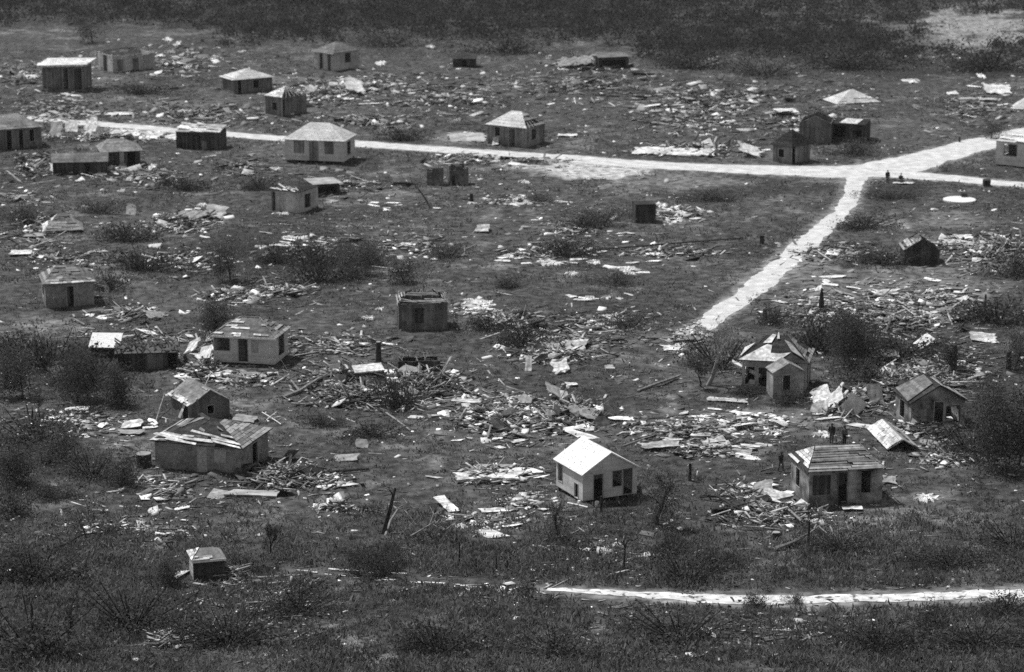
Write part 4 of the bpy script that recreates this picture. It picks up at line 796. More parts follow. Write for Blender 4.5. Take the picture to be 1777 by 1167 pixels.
# ---------------------------------------------------------------- debris fields
FIELDS = [  # px, py, radii px, single boards, small timber, pale bits, heap height m, where
 (735,668,95,30,26,330,120,.55,'in the central dark heap below the roofless low enclosure'),
 (890,725,150,50,34,380,520,.25,'across the bright field behind the cottage'),
 (855,826,85,20,14,150,120,.3,'around the board stack left of the cottage'),
 (965,618,100,22,20,260,90,.35,'on the wide lumber pile in the middle field'),
 (1470,705,70,32,16,150,170,.45,'around the tipped panels beside the dormer house'),
 (1545,665,60,42,16,260,120,.4,'between the dormer house and the dark gabled hut'),
 (1230,780,95,20,14,120,130,.2,'around the roof sheets lying beyond the cottage'),
 (1180,745,130,22,16,240,160,.08,'thinly strewn beyond the roof sheets'),
 (495,830,95,30,26,260,60,.5,'in the dark timber pile at the wide hip roof house'),
 (560,835,70,14,6,40,170,.15,'at the bright edge of the dark timber pile'),
 (350,640,60,38,14,160,150,.5,'on the rubble between thatched hut and pale fronted house'),
 (430,662,70,14,8,90,90,.2,'in front of the pale fronted house'),
 (590,658,90,30,16,260,60,.35,'among fallen branches near the sunken shed'),
 (1350,895,110,26,8,220,110,.3,'before the slatted house by the fallen tree'),
 (1290,862,60,26,8,110,90,.3,'among dark branches left of the slatted house'),
 (1645,795,70,26,10,110,60,.2,'below the dark gabled hut'),
 (1600,745,70,18,6,110,110,.35,'at the doorstep of the dark gabled hut'),
 (1210,262,110,14,10,200,110,.35,'along the main road verge near the pyramid hut'),
 (1290,735,115,20,0,60,520,.1,'on stony ground below the big bare tree'),
 (790,280,60,14,6,90,60,.2,'beside the main road in the middle'),
 (930,440,90,14,4,60,60,.15,'around dark weeds in the open field'),
 (1150,437,110,14,8,150,70,.15,'below the dark spar in the open field'),
 (1180,372,60,18,0,40,240,.2,'beside the cistern'),
 (320,388,85,26,8,150,140,.3,'on the grey patch in the left field'),
 (400,512,70,16,6,90,90,.2,'above the pale fronted house'),
 (230,548,70,18,6,110,90,.3,'below the patched roof house'),
 (560,165,110,28,0,160,170,.3,'far'), (640,215,90,16,0,130,60,.3,'far'), (180,242,120,8,0,130,60,.3,'far'),
 (1740,430,45,28,6,160,30,.7,'in the black heap at the right picture edge'), (1670,425,60,16,0,60,60,.1,'far'),
 (1010,115,70,12,0,110,20,.5,'far'), (1600,520,170,40,0,260,260,.1,'far'), (880,350,80,12,0,60,80,.1,'far'), (1210,200,190,46,0,420,130,.12,'far'),
 (820,540,50,16,0,10,140,.05,'far'), (120,450,110,26,0,110,90,.15,'far'), (330,455,120,30,0,110,90,.12,'far'), (40,345,60,16,0,60,40,.15,'far'), (480,500,110,30,0,110,50,.12,'far'), (180,300,110,20,0,120,60,.2,'far'), (420,290,90,24,0,80,50,.1,'far'), (1450,440,120,24,0,90,120,.06,'far'), (1000,150,260,40,0,330,60,.2,'far'), (620,150,200,40,0,260,60,.25,'far'), (1250,165,260,36,0,300,60,.2,'far'), (340,200,240,30,0,260,50,.2,'far'), (60,130,120,30,0,160,70,.25,'far'), (1600,660,90,50,0,260,120,.35,'far'), (1560,560,140,30,0,300,110,.2,'far'), (640,690,140,36,0,300,60,.4,'far'), (1000,720,60,28,6,200,160,.6,'in the hollow heap behind the cottage'), (480,600,90,40,0,120,60,.15,'far'), (880,560,70,22,0,160,50,.45,'far'), (250,590,140,30,0,120,60,.2,'far'), (1700,440,120,40,0,200,70,.2,'far'), (1000,590,160,24,0,140,60,.1,'far'), (1195,584,34,20,0,20,420,.05,'far'), (580,876,38,10,0,10,240,.25,'far'), (850,905,70,18,0,60,160,.06,'far'), (910,870,50,20,0,20,120,.04,'far'),
 (405,1000,34,20,0,110,20,.3,'far'), (290,1112,45,22,0,100,20,.2,'far'), (470,1040,160,60,0,160,60,.05,'far'), (130,735,120,40,0,80,200,.06,'far'),
 (100,190,120,40,0,200,70,.12,'far'), (300,110,200,46,0,260,60,.12,'far'), (780,170,160,50,0,260,60,.1,'far'), (1400,210,120,30,0,200,50,.2,'far'),
 (1690,190,110,40,0,180,60,.15,'far'), (900,280,120,12,0,60,30,.08,'far'), (1660,640,110,60,0,200,70,.1,'far'), (1450,540,150,40,0,260,150,.15,'far'),
 (600,600,140,40,0,130,50,.08,'far'), (730,430,130,40,0,90,60,.06,'far'), (560,430,120,50,0,120,30,.1,'far'), (1040,560,170,30,0,90,90,.06,'far'),
 (60,400,80,50,0,120,50,.2,'far'), (260,310,90,26,0,120,50,.15,'far'), (600,320,130,26,0,90,70,.06,'far'), (1000,400,140,46,0,60,70,.04,'far'),
 (60,290,70,40,0,150,30,.4,'far'), (1050,960,180,50,0,40,70,.03,'far'), (880,1030,140,30,0,20,40,.03,'far'), (300,850,120,50,0,60,60,.05,'far'), (1350,1090,420,60,0,90,90,.03,'far'), (250,920,250,50,0,60,110,.03,'far'),
]
protos = []
for k in range(8):
    rr = random.Random(50+k); mb = MB(); wd = rr.uniform(.09, .2); cut = [rr.uniform(-.1, .1) for _ in range(4)]
    mb.slab([(-1+cut[0], -wd, .02), (0, -wd*1.05, .02+rr.uniform(-.03, .05)), (1+cut[1], -wd*.9, .02), (1+cut[2], wd*.8, .02), (0, wd, .02+rr.uniform(-.01, .06)), (-1+cut[3], wd, .02)], .05)
    protos.append(mb.mesh('board', m_plank))
tc, tsz, ty_, tp, tr = [], [], [], [], []; bc, bsz, by_, bp_, br = [], [], [], [], []
nb = 0; fc, fs_, fy_, fp_, fr_ = [], [], [], [], []
for fi, (x, y, rx, ry, n1, n2, n3, hh, where) in enumerate(FIELDS):
    hh = hh*1.35 + .05
    rr = random.Random(900+fi)
    def spot(k=1.0):
        while True:
            t = rr.uniform(0, 2*math.pi); q = abs(rr.gauss(0, .5))
            if q < 1.25: break
        px, py = x + rx*q*math.cos(t), y + ry*q*math.sin(t); gx, gy = G(px, py); return gx, gy, max(0, 1-q)*hh*rr.random()
    main_yaw = rr.uniform(-.5, .5)
    for k in range(n1):
        gx, gy, hz = spot(); o = bpy.data.objects.new('board', protos[rr.randrange(8)]); COL.objects.link(o)
        o.location = (gx, gy, gz(gx, gy)+.04+hz); o.rotation_euler = (rr.gauss(0, .12), rr.gauss(0, .10+hh*.25), main_yaw+rr.gauss(0, .7)); s_ = rr.uniform(.45, 1.3)*rr.uniform(.8, 1); o.scale = (s_, rr.uniform(.45, 1.1), 1)
        tag(o, 'loose splintered board lying ' + where, 'board', 'loose boards ' + where); nb += 1
    n2 = int(n2*1.7)
    for k in range(int(n3*.45) + n2//6):
        gx, gy, hz = spot(); l = min(2.2, .50*rr.lognormvariate(0, .55))*min(1.7, SC(760)/SC(y)); fc.append((gx, gy, gz(gx, gy)+.03+hz)); fs_.append((l, l*rr.uniform(.3, .9), .03)); fy_.append(rr.uniform(0, 6.3)); fp_.append(rr.gauss(0, .12+hh*.4)); fr_.append(rr.gauss(0, .12+hh*.4))
    for k in range(n2):
        gx, gy, hz = spot(); l = min(4.0, rr.lognormvariate(-.05, .6)); far = min(2.0, SC(700)/SC(y))
        tc.append((gx, gy, gz(gx, gy)+.03+hz)); tsz.append((l*far**.5, rr.uniform(.04, .22)*far, rr.uniform(.03, .08))); ty_.append(main_yaw+rr.gauss(0, .8)); tp.append(rr.gauss(0, .08+hh*.45)); tr.append(rr.gauss(0, .3))
    for k in range(n3):
        gx, gy, hz = spot(); l = min(.7, .10*rr.lognormvariate(0.25, .6)) * min(1.9, SC(760)/SC(y))
        bc.append((gx, gy, gz(gx, gy)+.02+hz*.6)); bsz.append((l*1.3, l, l*rr.uniform(.15, .6))); by_.append(rr.uniform(0, 6.3)); bp_.append(rr.gauss(0, .25)); br.append(rr.gauss(0, .25))
rr = random.Random(77)
for k in range(15000):                                                    # strewn everywhere between the fields
    px, py = rr.uniform(-120, 1900), 90 + 1060*rr.random()**1.5
    if rr.random() > .25 + .75*float(vnoise(px, py*2.5, 90)[()] > .52): continue
    gx, gy = G(px, py)
    if np.min(np.hypot(ALLR[:, 0] - gx, ALLR[:, 1] - gy) - ALLR[:, 2] / 2) < 1: continue
    if rr.random() < .55:
        l = min(2.6, .75*rr.lognormvariate(-.1, .5)); tc.append((gx, gy, gz(gx, gy)+.03)); tsz.append((l, rr.uniform(.05, .2), .05)); ty_.append(rr.uniform(0, 3.14)); tp.append(rr.gauss(0, .08)); tr.append(rr.gauss(0, .25))
    else:
        l = min(.6, .11*rr.lognormvariate(0, .6))*min(1.8, SC(760)/SC(py)); bc.append((gx, gy, gz(gx, gy)+.02)); bsz.append((l*1.5, l, l*.4)); by_.append(rr.uniform(0, 6.3)); bp_.append(rr.gauss(0, .2)); br.append(rr.gauss(0, .2))
A_ = lambda l: np.array(l, float)
tag(obj_np('timber_debris', *bulk_boxes(A_(tc), A_(tsz), A_(ty_), A_(tp), A_(tr)), m_timber), 'splintered grey timber strewn over the ruined village ground', 'debris', kind='stuff')
tag(obj_np('sheet_debris', *bulk_boxes(A_(fc), A_(fs_), A_(fy_), A_(fp_), A_(fr_)), m_frag), 'torn scraps of board and sheet strewn over the ruined village ground', 'debris', kind='stuff')
tag(obj_np('stone_rubble', *bulk_boxes(A_(bc), A_(bsz), A_(by_), A_(bp_), A_(br)), m_litter), 'pale stones and scraps strewn over the ruined village ground', 'rubble', kind='stuff')

# ---------------------------------------------------------------- trees, bushes and scrub
def limbs(rnd, h, spread, lean=(0, 0), levels=4, thick=.12, kids=(3, 4), up=.35, bend=.25, start=.42):
    segs = []; tips = []
    def grow(p, d, ln, r, lv):
        pts = [p]; rad = [r]; n = 3
        for k in range(n):
            d = (d + Vector((rnd.gauss(0, bend), rnd.gauss(0, bend), rnd.gauss(.02, bend*.5)))).normalized(); pts.append(pts[-1] + d*ln/n); rad.append(max(.008, r*(1-.45*(k+1)/n)))
        segs.append((pts, rad, lv))
        if lv >= levels: tips.append((pts[-1], pts[1])); return
        for c in range(rnd.randint(*kids)):
            k = rnd.randint(1, n) if lv else rnd.choice((2, 3, 3)); a = rnd.uniform(0, 6.28); s = spread*rnd.uniform(.6, 1.2)
            nd = (d*(1-s*.5) + Vector((math.cos(a)*s, math.sin(a)*s, up*rnd.random()))).normalized()
            grow(pts[k], nd, ln*rnd.uniform(.55, .8), rad[k]*.62, lv+1)
    grow(Vector((0, 0, -.1)), Vector((lean[0], lean[1], 1)).normalized(), h*start, thick, 0)
    return segs, tips
def tree(name, x, y, hpx, wpx, label, seed, leaves=0, leaf=.22, mat_b=None, mat_l=None, levels=4, spread=.8, lean=(0, 0), thick=None, cat='tree', kids=(3, 4), core=1.0, low=.42, group=None):
    rnd = random.Random(seed); a = G(x, y); h = HM(hpx, y); wd = wpx/SC(y)
    root = thing(name, label, cat, (a[0], a[1], gz(*a)), 0, group)
    segs, tips = limbs(rnd, h, spread, lean, levels, thick or h*.035, kids, start=low)
    top = max(p.z for s in segs for p in s[0]); rad = max(math.hypot(p.x-lean[0]*h*.5, p.y) for s in segs for p in s[0])
    kz, kx = h/top, (wd/2)/max(.1, rad); tr_, tw = MB(), MB()
    for pts, rd, lv in segs:
        q = [Vector((p.x*kx, p.y*kx, p.z*kz)) for p in pts]; (tr_ if lv < 2 else tw).tube(q, rd, 6 if lv < 2 else 3)
    tr_.build('trunk', mat_b or m_bark, root); mats = [mat_b or m_bark]
    if leaves:
        c = []; T = [(Vector((p.x*kx, p.y*kx, p.z*kz)), Vector((b.x*kx, b.y*kx, b.z*kz))) for p, b in tips]
        hubs = [rnd.choice(T) for _ in range(max(4, len(T)//3))]
        for _ in range(leaves):
            p, b = rnd.choice(hubs) if rnd.random() < .8 else rnd.choice(T); t = rnd.random(); m = p*t + b*(1-t); s = leaf*1.6*core; m.z *= rnd.uniform(.18, 1) if core > 1 else 1
            c.append((m.x+rnd.gauss(0, s), m.y+rnd.gauss(0, s), max(.1, m.z+rnd.gauss(0, s*.8))))
        V, F = bulk_leaves(A_(c), leaf*(.6+.8*rng.random(len(c))))
        i0 = len(tw.v); tw.v += [tuple(v) for v in V.tolist()]; tw.f += [tuple(int(k)+i0 for k in f) for f in F]; tw.m += [1]*len(F); mats.append(mat_l or m_leaf)
    if tw.f: tw.build('crown', mats, root)
    return root
for a in [
 (967,928,72,62,'slender thin crowned sapling in front of the cottage',1,1500,.10,None,None), (1139,910,108,125,'dense twiggy bare tree on the far side of the cottage',2,4200,.10,None,None),
 (1228,668,118,150,'big pale twigged bare tree left of the dormer house',4,500,.13,m_barkp,m_leaf2), (1215,672,52,60,'dark leafy bush-like tree under the big bare tree',5,800,.16,None,None),
 (70,738,62,36,'lone dark bare sapling in the left scrub',6,60,.1,None,None), (735,505,48,70,'faint twiggy tree right behind the stripped plank house',7,300,.12,m_barkp,m_leaf2),
 (118,1120,110,70,'thin bare sapling in the lower scrub corner',8,80,.1,None,m_leaf2), (165,1098,44,40,'small pale forked branch tree in the lower scrub',9,0,.1,m_barkp,None),
 (1402,945,78,46,'thin dark sapling leaning over the fallen tree',10,60,.1,None,None), (470,965,62,44,'dark sapling in the grass beyond the tiny shed',11,160,.1,None,None), (150,930,52,60,'bare tree with upright twigs on a bent trunk in left grass',12,60,.1,None,None),
 (1300,548,40,50,'faint bare tree beside the broken end of the side road',13,160,.12,m_barkp,m_leaf2)]:
    tree('bare_tree', a[0], a[1], a[2], a[3], a[4], 100+a[5], a[6], a[7], a[8], a[9], group='bare storm stripped trees', core=2.4 if a[6] > 800 else 1.0, levels=5 if a[2] > 60 else 4, kids=(3, 4) if a[2] > 100 else (2, 4), low=.34)
tree('bare_tree', 1082, 986, 66, 50, 'broken crooked little tree below the cottage', 333, 120, .1, lean=(.35, 0), levels=3)
for a in [
 (1490,640,108,170,'large dark leafy tree spreading behind the dormer house',1,3800,.30), (1768,812,190,190,'huge dark tree filling the right picture edge',2,5200,.32), (1712,735,80,70,'dark leafy tree touching the dark gabled hut',3,1800,.26),
 (400,486,84,100,'dark leafy tree alone left of centre',4,1500,.25), (385,588,76,110,'dark round tree behind the pale fronted house',5,2200,.27), (610,478,66,130,'broad dark bush-like tree in the middle left field',6,2000,.26), (705,492,50,80,'smaller dark tree next to the stripped plank house',7,1200,.24),
 (135,700,120,170,'wide dark scrub tree under the tilted thatch slab',8,3600,.28), (40,690,100,130,'dark scrub tree at the left picture edge',9,2400,.27), (215,705,70,100,'dark scrub tree left of the gabled shack',10,2000,.25), (30,836,86,140,'dark thicket tree low at the left picture edge',11,2200,.25), (110,800,70,110,'dark thicket tree above a grassy track',12,1700,.24),
 (212,842,46,80,'dark shrub tree before the end wall of the wide house',13,1300,.2), (1650,640,60,80,'ragged dark tree behind the fallen gable frame',14,1000,.24), (1760,640,90,100,'dark tree rising at the far right above the hut',15,1800,.27), (285,1020,56,70,'dark leafy shrub tree hugging the tiny shed',16,1300,.18),
 (640,985,66,170,'broad dark bush in the lower grass',17,2800,.2), (1465,612,70,100,'dark tree crown behind the larger spreading one',18,1400,.26), (160,75,44,60,'dark tree behind the roofless long house',19,700,.4), (1720,240,30,60,'dark shrub behind the corner house',20,500,.3)]:
    tree('leafy_tree', a[0], a[1], a[2], a[3], a[4], 200+a[5], int(a[6]*2.6), a[7]*.52, group='dark leafy trees', levels=4, kids=(3, 4), spread=1.15, low=.16, thick=.10, core=2.2, mat_l=m_leaf2 if a[5] % 3 == 0 else None)
def bush_proto(k):
    rnd = random.Random(600+k); r0 = thing('bush', 'x', 'bush', (0, 0, 0)); c = []
    bl = [(rnd.gauss(0, .62), rnd.gauss(0, .5), rnd.uniform(.08, .72)) for _ in range(11)]
    for b in bl:
        for _ in range(rnd.randint(90, 260)): c.append((b[0]+rnd.gauss(0, .30), b[1]+rnd.gauss(0, .30), max(.03, abs(b[2]*.85+rnd.gauss(0, .24)))))
    V, F = bulk_leaves(A_(c),   .085*(.5+rng.random(len(c))), .3); fo = obj_np('foliage', V, F, m_leaf if k < 3 else m_leaf2, r0)
    mb = MB()
    for b in bl + [(rnd.gauss(0, .7), rnd.gauss(0, .5), rnd.uniform(.4, .9)) for _ in range(10)]: mb.tube([(b[0]*.1, b[1]*.1, -.05), (b[0]*.6, b[1]*.55, b[2]*.6), (b[0]*1.25, b[1]*1.2, b[2]*1.35+.15)], [.03, .02, .008], 4)
    mb.build('stem', m_bark, r0); return r0
BP = [bush_proto(k) for k in range(5)]; used = [False]*5
for k, (x, y, wp, hp, label) in enumerate([
 (700,244,50,26,'round dark bush on the far verge of the main road'), (908,597,76,34,'dense dark bush in front of the white drapes, middle field'), (850,575,60,26,'dark low bush at the shadow side of the stripped house'), (1010,395,50,26,'dark weedy bush, left of two in the upper field'), (1045,394,46,28,'dark weedy bush, right of two in the upper field'),
 (690,708,44,62,'upright black clump in the middle of the central heap'), (645,758,80,24,'low rounded dark bush on grass below the central heap'), (985,445,70,30,'spiky dark bush inside the open field debris'), (1225,345,60,16,'low dark bush on pale soil below the main road'), (1262,348,40,14,'low dark bush next to another on pale soil'),
 (1550,345,70,14,'flat dark bush by the side road bend'), (1500,395,80,22,'dark bush between side road and blackened gable'), (1540,459,90,22,'dark bush hugging the blackened gable'), (1480,268,70,26,'dark brush beside the dark open shelter'), (1195,1010,84,54,'dark spiky agave-like bush above the footpath'), (1240,985,60,40,'dark bush behind the spiky agave-like one'),
 (1165,960,50,36,'dark sapling bush near the broken crooked tree'), (90,866,60,22,'small dark bush in a gap of the left grass'), (20,890,80,40,'dark bush cut off by the left picture edge'), (420,990,40,30,'small twiggy bush touching the tiny shed'), (1530,1125,100,46,'rounded dark bush below the footpath'), (1620,1085,50,40,'dark sprouting bush just under the footpath'), (1310,1052,26,24,'grey bush growing into the footpath'),
 (1380,1046,26,16,'low bush overlapping the footpath edge'), (1760,950,90,40,'dark bush cluster at the lower right edge'), (1650,980,100,30,'flattened dark bush in the lower right grass'), (1372,702,46,24,'dark bushes under the porch gable of the dormer house'), (1300,686,40,14,'dark bush below the leaning white beam'), (1500,660,60,40,'dark bush between dormer house and debris'), (1690,790,90,50,'dark brush under the huge right edge tree'),
 (1458,956,70,30,'dark root tangle bush at the head of the uprooted tree'), (1345,560,50,24,'dark bush by the short stump on the side road'), (880,500,30,18,'isolated dark round bush in the smooth field'), (1070,492,60,18,'faint weedy bush in the smooth field'), (1095,570,60,26,'dark bush near the end of the smooth field'), (250,470,80,36,'dark bush behind the patched roof house'), (190,505,50,30,'dark bush touching the lattice porch'), (220,420,80,30,'dark bush above the patched roof house'),
 (40,384,64,26,'dark scrub bush left of the collapsed roof'), (175,372,50,22,'dark bush behind the collapsed roof'), (330,330,60,26,'dark bush in the field below the black box store'), (450,330,50,22,'dark bush left of the pale torn hut'), (560,490,80,40,'dark bush in the middle left field, below the broad tree'), (640,460,60,36,'dark bush on the shoulder of the broad tree'), (780,450,50,24,'weedy bush left of the smooth field'),
 (250,165,70,20,'dark bush beyond the road in the upper corner'), (480,455,60,26,'dark weeds left of the broad tree'), (60,1010,120,50,'dark bush mass in the lower corner scrub'), (60,1130,160,70,'darkest bush mass at the lower corner'), (230,1090,120,60,'dark bush between sapling and tiny shed'), (400,1110,140,50,'tangled bush in the lower scrub'), (520,1060,100,40,'tangled bush by the wheel tracks'),
 (760,1130,110,50,'grassy bush low in the foreground'), (960,1130,120,40,'pale grassy bush in the foreground'), (1180,1110,140,46,'tufted bush right of the pale grassy one'), (1700,1120,140,40,'tufted bush at the lower right corner'), (1750,1060,80,30,'tufted bush under the end of the footpath'), (560,740,50,18,'faint low bush on the grass by the central heap'), (930,350,60,14,'weeds beside the long white drape'),
 (1330,130,90,26,'dark scrub bush against the far woods'), (1480,120,110,30,'broad dark scrub bush before the far woods'), (1720,120,120,34,'dark scrub bush below the pale far flats'), (1200,120,90,24,'dark scrub bush beyond the low black shed'), (880,90,110,30,'dark scrub bush in the middle of the far wood edge'), (680,80,90,24,'dark scrub bush right of the tall hut'),
 (90,640,100,60,'dark thicket bush left of the tilted thatch slab'), (150,668,90,46,'dark thicket bush right of the tilted thatch slab'), (20,620,80,40,'dark thicket bush at the picture edge above the scrub trees'), (60,770,120,50,'dark thicket bush by the lone bare sapling'), (160,830,80,40,'dark thicket bush near the little white gable frame'), (1560,620,110,40,'dark bush stretching right of the large spreading tree'), (1420,610,80,60,'dark bush left of the large spreading tree'), (1730,560,110,40,'dark bush above the bright roof sheet'), (1760,480,60,40,'dark bush under the black timber heap'), (1250,640,90,50,'dark bush at the foot of the big bare tree'), (560,460,90,40,'dark bush at the left flank of the broad tree')]):
    q = k % 5; o = BP[q] if not used[q] else copy_tree(BP[q]); used[q] = True
    a = G(x, y); o.location = (a[0], a[1], gz(*a)); sx = wp/SC(y)/1.6; o.scale = (sx, max(sx*.6, min(sx*1.3, 1.5)), HM(hp, y)/1.0); o.rotation_euler = (0, 0, 0.0); o['label'] = label; o['group'] = 'bushes left on the village ground'
def path_tube(mb, pts, r0, r1, n=6):
    k = len(pts); mb.tube(pts, [r0 + (r1-r0)*i/(k-1) for i in range(k)], n)
def fallen(name, label, trunk, branches, r, mat, cat='fallen tree', seed=0, twigs=30):
    rnd = random.Random(seed); c = G(trunk[0][0], trunk[0][1]); root = thing(name, label, cat, (c[0], c[1], gz(*c)))
    def W(p): a = G(p[0], p[1]); return Vector((a[0]-c[0], a[1]-c[1], p[2]))
    mb = MB(); path_tube(mb, [W(p) for p in trunk], r, r*.45); mb.build('trunk', mat, root)
    bm_ = MB()
    for b in branches:
        q = [W(p) for p in b]; path_tube(bm_, q, r*.5, r*.12, 5)
        for _ in range(twigs // max(1, len(branches))):
            s = lerp(q[-2], q[-1], rnd.random()); d = Vector((rnd.gauss(0, .5), rnd.gauss(0, .5), rnd.gauss(.15, .35))); path_tube(bm_, [s, s + d*.5 + Vector((0, 0, .05)), s + d], .025, .008, 3)
    if bm_.f: bm_.build('crown', mat, root)
fallen('fallen_tree', 'uprooted tree with pale bent trunk and dark tangle lying below the slatted house', [(1342,958,.15),(1375,950,.35),(1405,938,.55),(1420,930,.7)], [[(1420,930,.7),(1450,930,.8),(1470,945,.3)],[(1420,930,.7),(1440,940,.4),(1478,948,.15)],[(1412,932,.6),(1420,926,1.0),(1424,925,1.4)],[(1430,928,.75),(1470,935,.9),(1485,955,.1)],[(1440,930,.7),(1455,950,.3),(1462,958,.1)]], .15, m_barkp, seed=1, twigs=320)
fallen('snapped_tree', 'snapped dark trunk leaning upright out of grass with a fork', [(664,926,-.1),(670,925,.8),(678,924,2.0),(684,923,3.0),(687,922,3.4)], [[(683,923,2.9),(680,923,3.1),(676,923,3.3)]], .2, m_bark, seed=2, twigs=4)
fallen('fallen_branch', 'pale forked branch arched over the grass beside the snapped trunk', [(668,932,0),(678,915,.5),(690,905,.9),(710,900,.9)], [[(690,903,.9),(706,896,1.0),(722,898,.5)],[(700,902,.8),(712,908,.5),(722,914,.1)]], .10, m_barkp, seed=3, twigs=16)
fallen('fallen_branch', 'pale dead branch with many twigs flat on the grass', [(712,935,.1),(735,925,.25),(755,915,.4)], [[(735,925,.3),(750,925,.6),(770,918,.5)],[(745,920,.3),(752,910,.7),(775,908,.6)],[(750,918,.3),(770,928,.3),(790,922,.2)]], .09, m_barkp, seed=4, twigs=60)
fallen('fallen_branch', 'dark crooked bough lying across the left grass', [(92,950,.1),(118,944,.2),(140,937,.5),(165,931,.4),(190,936,.1)], [[(140,937,.5),(142,935,1.0),(139,934,1.5)],[(150,935,.4),(165,945,.2),(172,950,.1)],[(165,931,.4),(185,925,.6),(196,932,.2)]], .10, m_bark, seed=5, twigs=24)
fallen('fallen_tree', 'thick pale trunk curved along the ground below the pale fronted house', [(490,692,.1),(520,684,.3),(550,668,.5),(580,652,.5),(610,648,.4)], [[(550,668,.5),(575,662,.7),(600,653,.5)],[(520,684,.3),(505,672,.7),(495,664,.6)],[(580,652,.5),(620,646,.7),(640,640,.3)]], .2, m_barkp, seed=6, twigs=60)
fallen('fallen_branch', 'white branching limb lying before the roofless low enclosure', [(700,662,.2),(715,654,.4),(728,648,.6),(722,640,1.0)], [[(715,654,.4),(700,645,.8),(692,638,.9)],[(728,648,.6),(738,642,.8),(735,635,1.1)],[(715,654,.3),(745,655,.5),(757,650,.4)]], .09, m_barkp, seed=7, twigs=14)
fallen('snapped_tree', 'dark broken snag with splayed limbs below the ruined wall pair', [(748,362,-.1),(742,360,.7),(734,359,1.5),(725,358,2.3)], [[(734,359,1.5),(748,358,1.6),(762,358,1.2)],[(740,360,.8),(730,362,.5),(718,362,.0)],[(725,358,2.3),(718,357,2.7),(714,357,3.0)]], .14, m_bark, seed=8, twigs=16)
fallen('fallen_branch', 'dark fallen boughs sprawled left of the slatted house', [(1215,868,.2),(1245,872,.4),(1275,888,.3),(1300,895,.2)], [[(1245,872,.4),(1265,862,.8),(1290,866,.6)],[(1275,888,.3),(1310,885,.6),(1330,900,.1)],[(1230,868,.3),(1220,858,.8),(1210,850,.9)]], .15, m_bark, seed=9, twigs=80)
fallen('fallen_branch', 'pale low bough on the ground between rubble heap and snapped trunk', [(624,882,.1),(650,886,.15),(668,890,.1)], [[(628,884,.1),(626,893,.3),(632,897,.1)],[(640,884,.1),(655,880,.4),(664,886,.2)]], .09, m_barkp, seed=10, twigs=12)

# ground cover: rank grass and scrub too dense to count
def scatter(n, fn, y0, y1, extra=160):
    px = rng.uniform(-extra, PH_W+extra, n); py = y0 + (y1-y0)*rng.random(n); keep = rng.random(n) < fn(px, py); px, py = px[keep], py[keep]
    x, y = G_np(px, py); k = road_fac(x, y) > .25; return px[k], py[k], x[k], y[k]
def track(px, py): return (px > 480) & (px < 1005) & (np.abs(py - (989 + (px-500)*.074)) < 10)
def dens(px, py):
    d = .30 + .5*(vnoise(px, py*2.6, 60) > .55)
    d = np.where(py > 890, d+.35, d); d = np.where((px < 280) & (py > 560), d+.35, d)
    for (a, b, ra, rb, t) in DARKP[3:]: d = np.where(np.hypot((px-a)/ra, (py-b)/rb) < 1.1, d+.5, d)
    for (a, b, ra, rb, t) in PATCH: d = np.where(np.hypot((px-a)/ra, (py-b)/rb) < .85, d*(.4 if t < .1 else .08), d)
    return np.where(track(px, py), d*.15, d)
px, py, x, y = scatter(85000, dens, 88, 1270); z = height_raw(x, y)*road_fac(x, y)
per = 8; n = len(x); sz = (.10+.16*rng.random(n)**2)*np.clip(SC(800)/ (math.cos(PITCH)*(py+530)/CAM_H), .75, 1.7)
c = np.repeat(np.stack([x, y, z], 1), per, 0); s7 = np.repeat(sz, per)
c += rng.normal(size=c.shape)*np.stack([s7*1.5, s7*1.5, s7*.35], 1); c[:, 2] = np.maximum(c[:, 2], np.repeat(z, per)) + s7*.25
V, F = bulk_leaves(c, s7*(.7+.7*rng.random(len(c))), .7, .7)
tag(obj_np('rank_grass', V, F, m_grass), 'rank grass and weeds growing over the open ground', 'grass', kind='stuff')
def dfg(px, py): return np.clip((py-850)/120, 0, 1) * (.35 + .65*(vnoise(px, py*2.2, 75, 3.3) > .47)) * np.where((py > 1018) & (py < 1055) & (px > 980), .25, 1) * np.where(track(px, py), .08, 1)
px, py, x, y = scatter(30000, dfg, 850, 1300); z = height_raw(x, y)*road_fac(x, y); per = 9; n = len(x); sz = .20+.30*rng.random(n)**2
c = np.repeat(np.stack([x, y, z], 1), per, 0); s7 = np.repeat(sz, per); c += rng.normal(size=c.shape)*np.stack([s7*.8, s7*.8, s7*.25], 1); c[:, 2] = np.maximum(c[:, 2], np.repeat(z, per)) + s7*.4
V, F = bulk_leaves(c, s7*(.8+.8*rng.random(len(c))), 1.2, .35)
tag(obj_np('tall_grass', V, F, m_grass), 'tall grass blades along the nearest foot of the ground', 'grass', kind='stuff')
def dw(px, py):
    lim = 82 + 26*(vnoise(px, py*0, 130) - .4) + np.where(px > 1100, 30, 0) - np.where(px < 380, 22, 0)
    d = np.clip((lim-py)/26, 0, 1)
    pale = np.hypot((px-1690)/130, (py-52)/36) + (vnoise(px, py*3, 40)-.5)*.9
    return d*np.where(pale < 1, .04, 1)*.9
px, py, x, y = scatter(15000, dw, -230, 136, 260); n = len(x); per = 52; r = .8+1.1*rng.random(n); c = np.repeat(np.stack([x, y, r*.55], 1), per, 0); rs = np.repeat(r, per)
c += rng.normal(size=c.shape)*np.stack([rs*.75, rs*.75, rs*.42], 1); c[:, 2] = np.maximum(c[:, 2], .05)
V, F = bulk_leaves(c, .28+.26*rng.random(len(c)), .2)
tag(obj_np('far_woodland', V, F, m_wood_far), 'dark mass of scrub woodland beyond the village', 'woodland', kind='stuff')

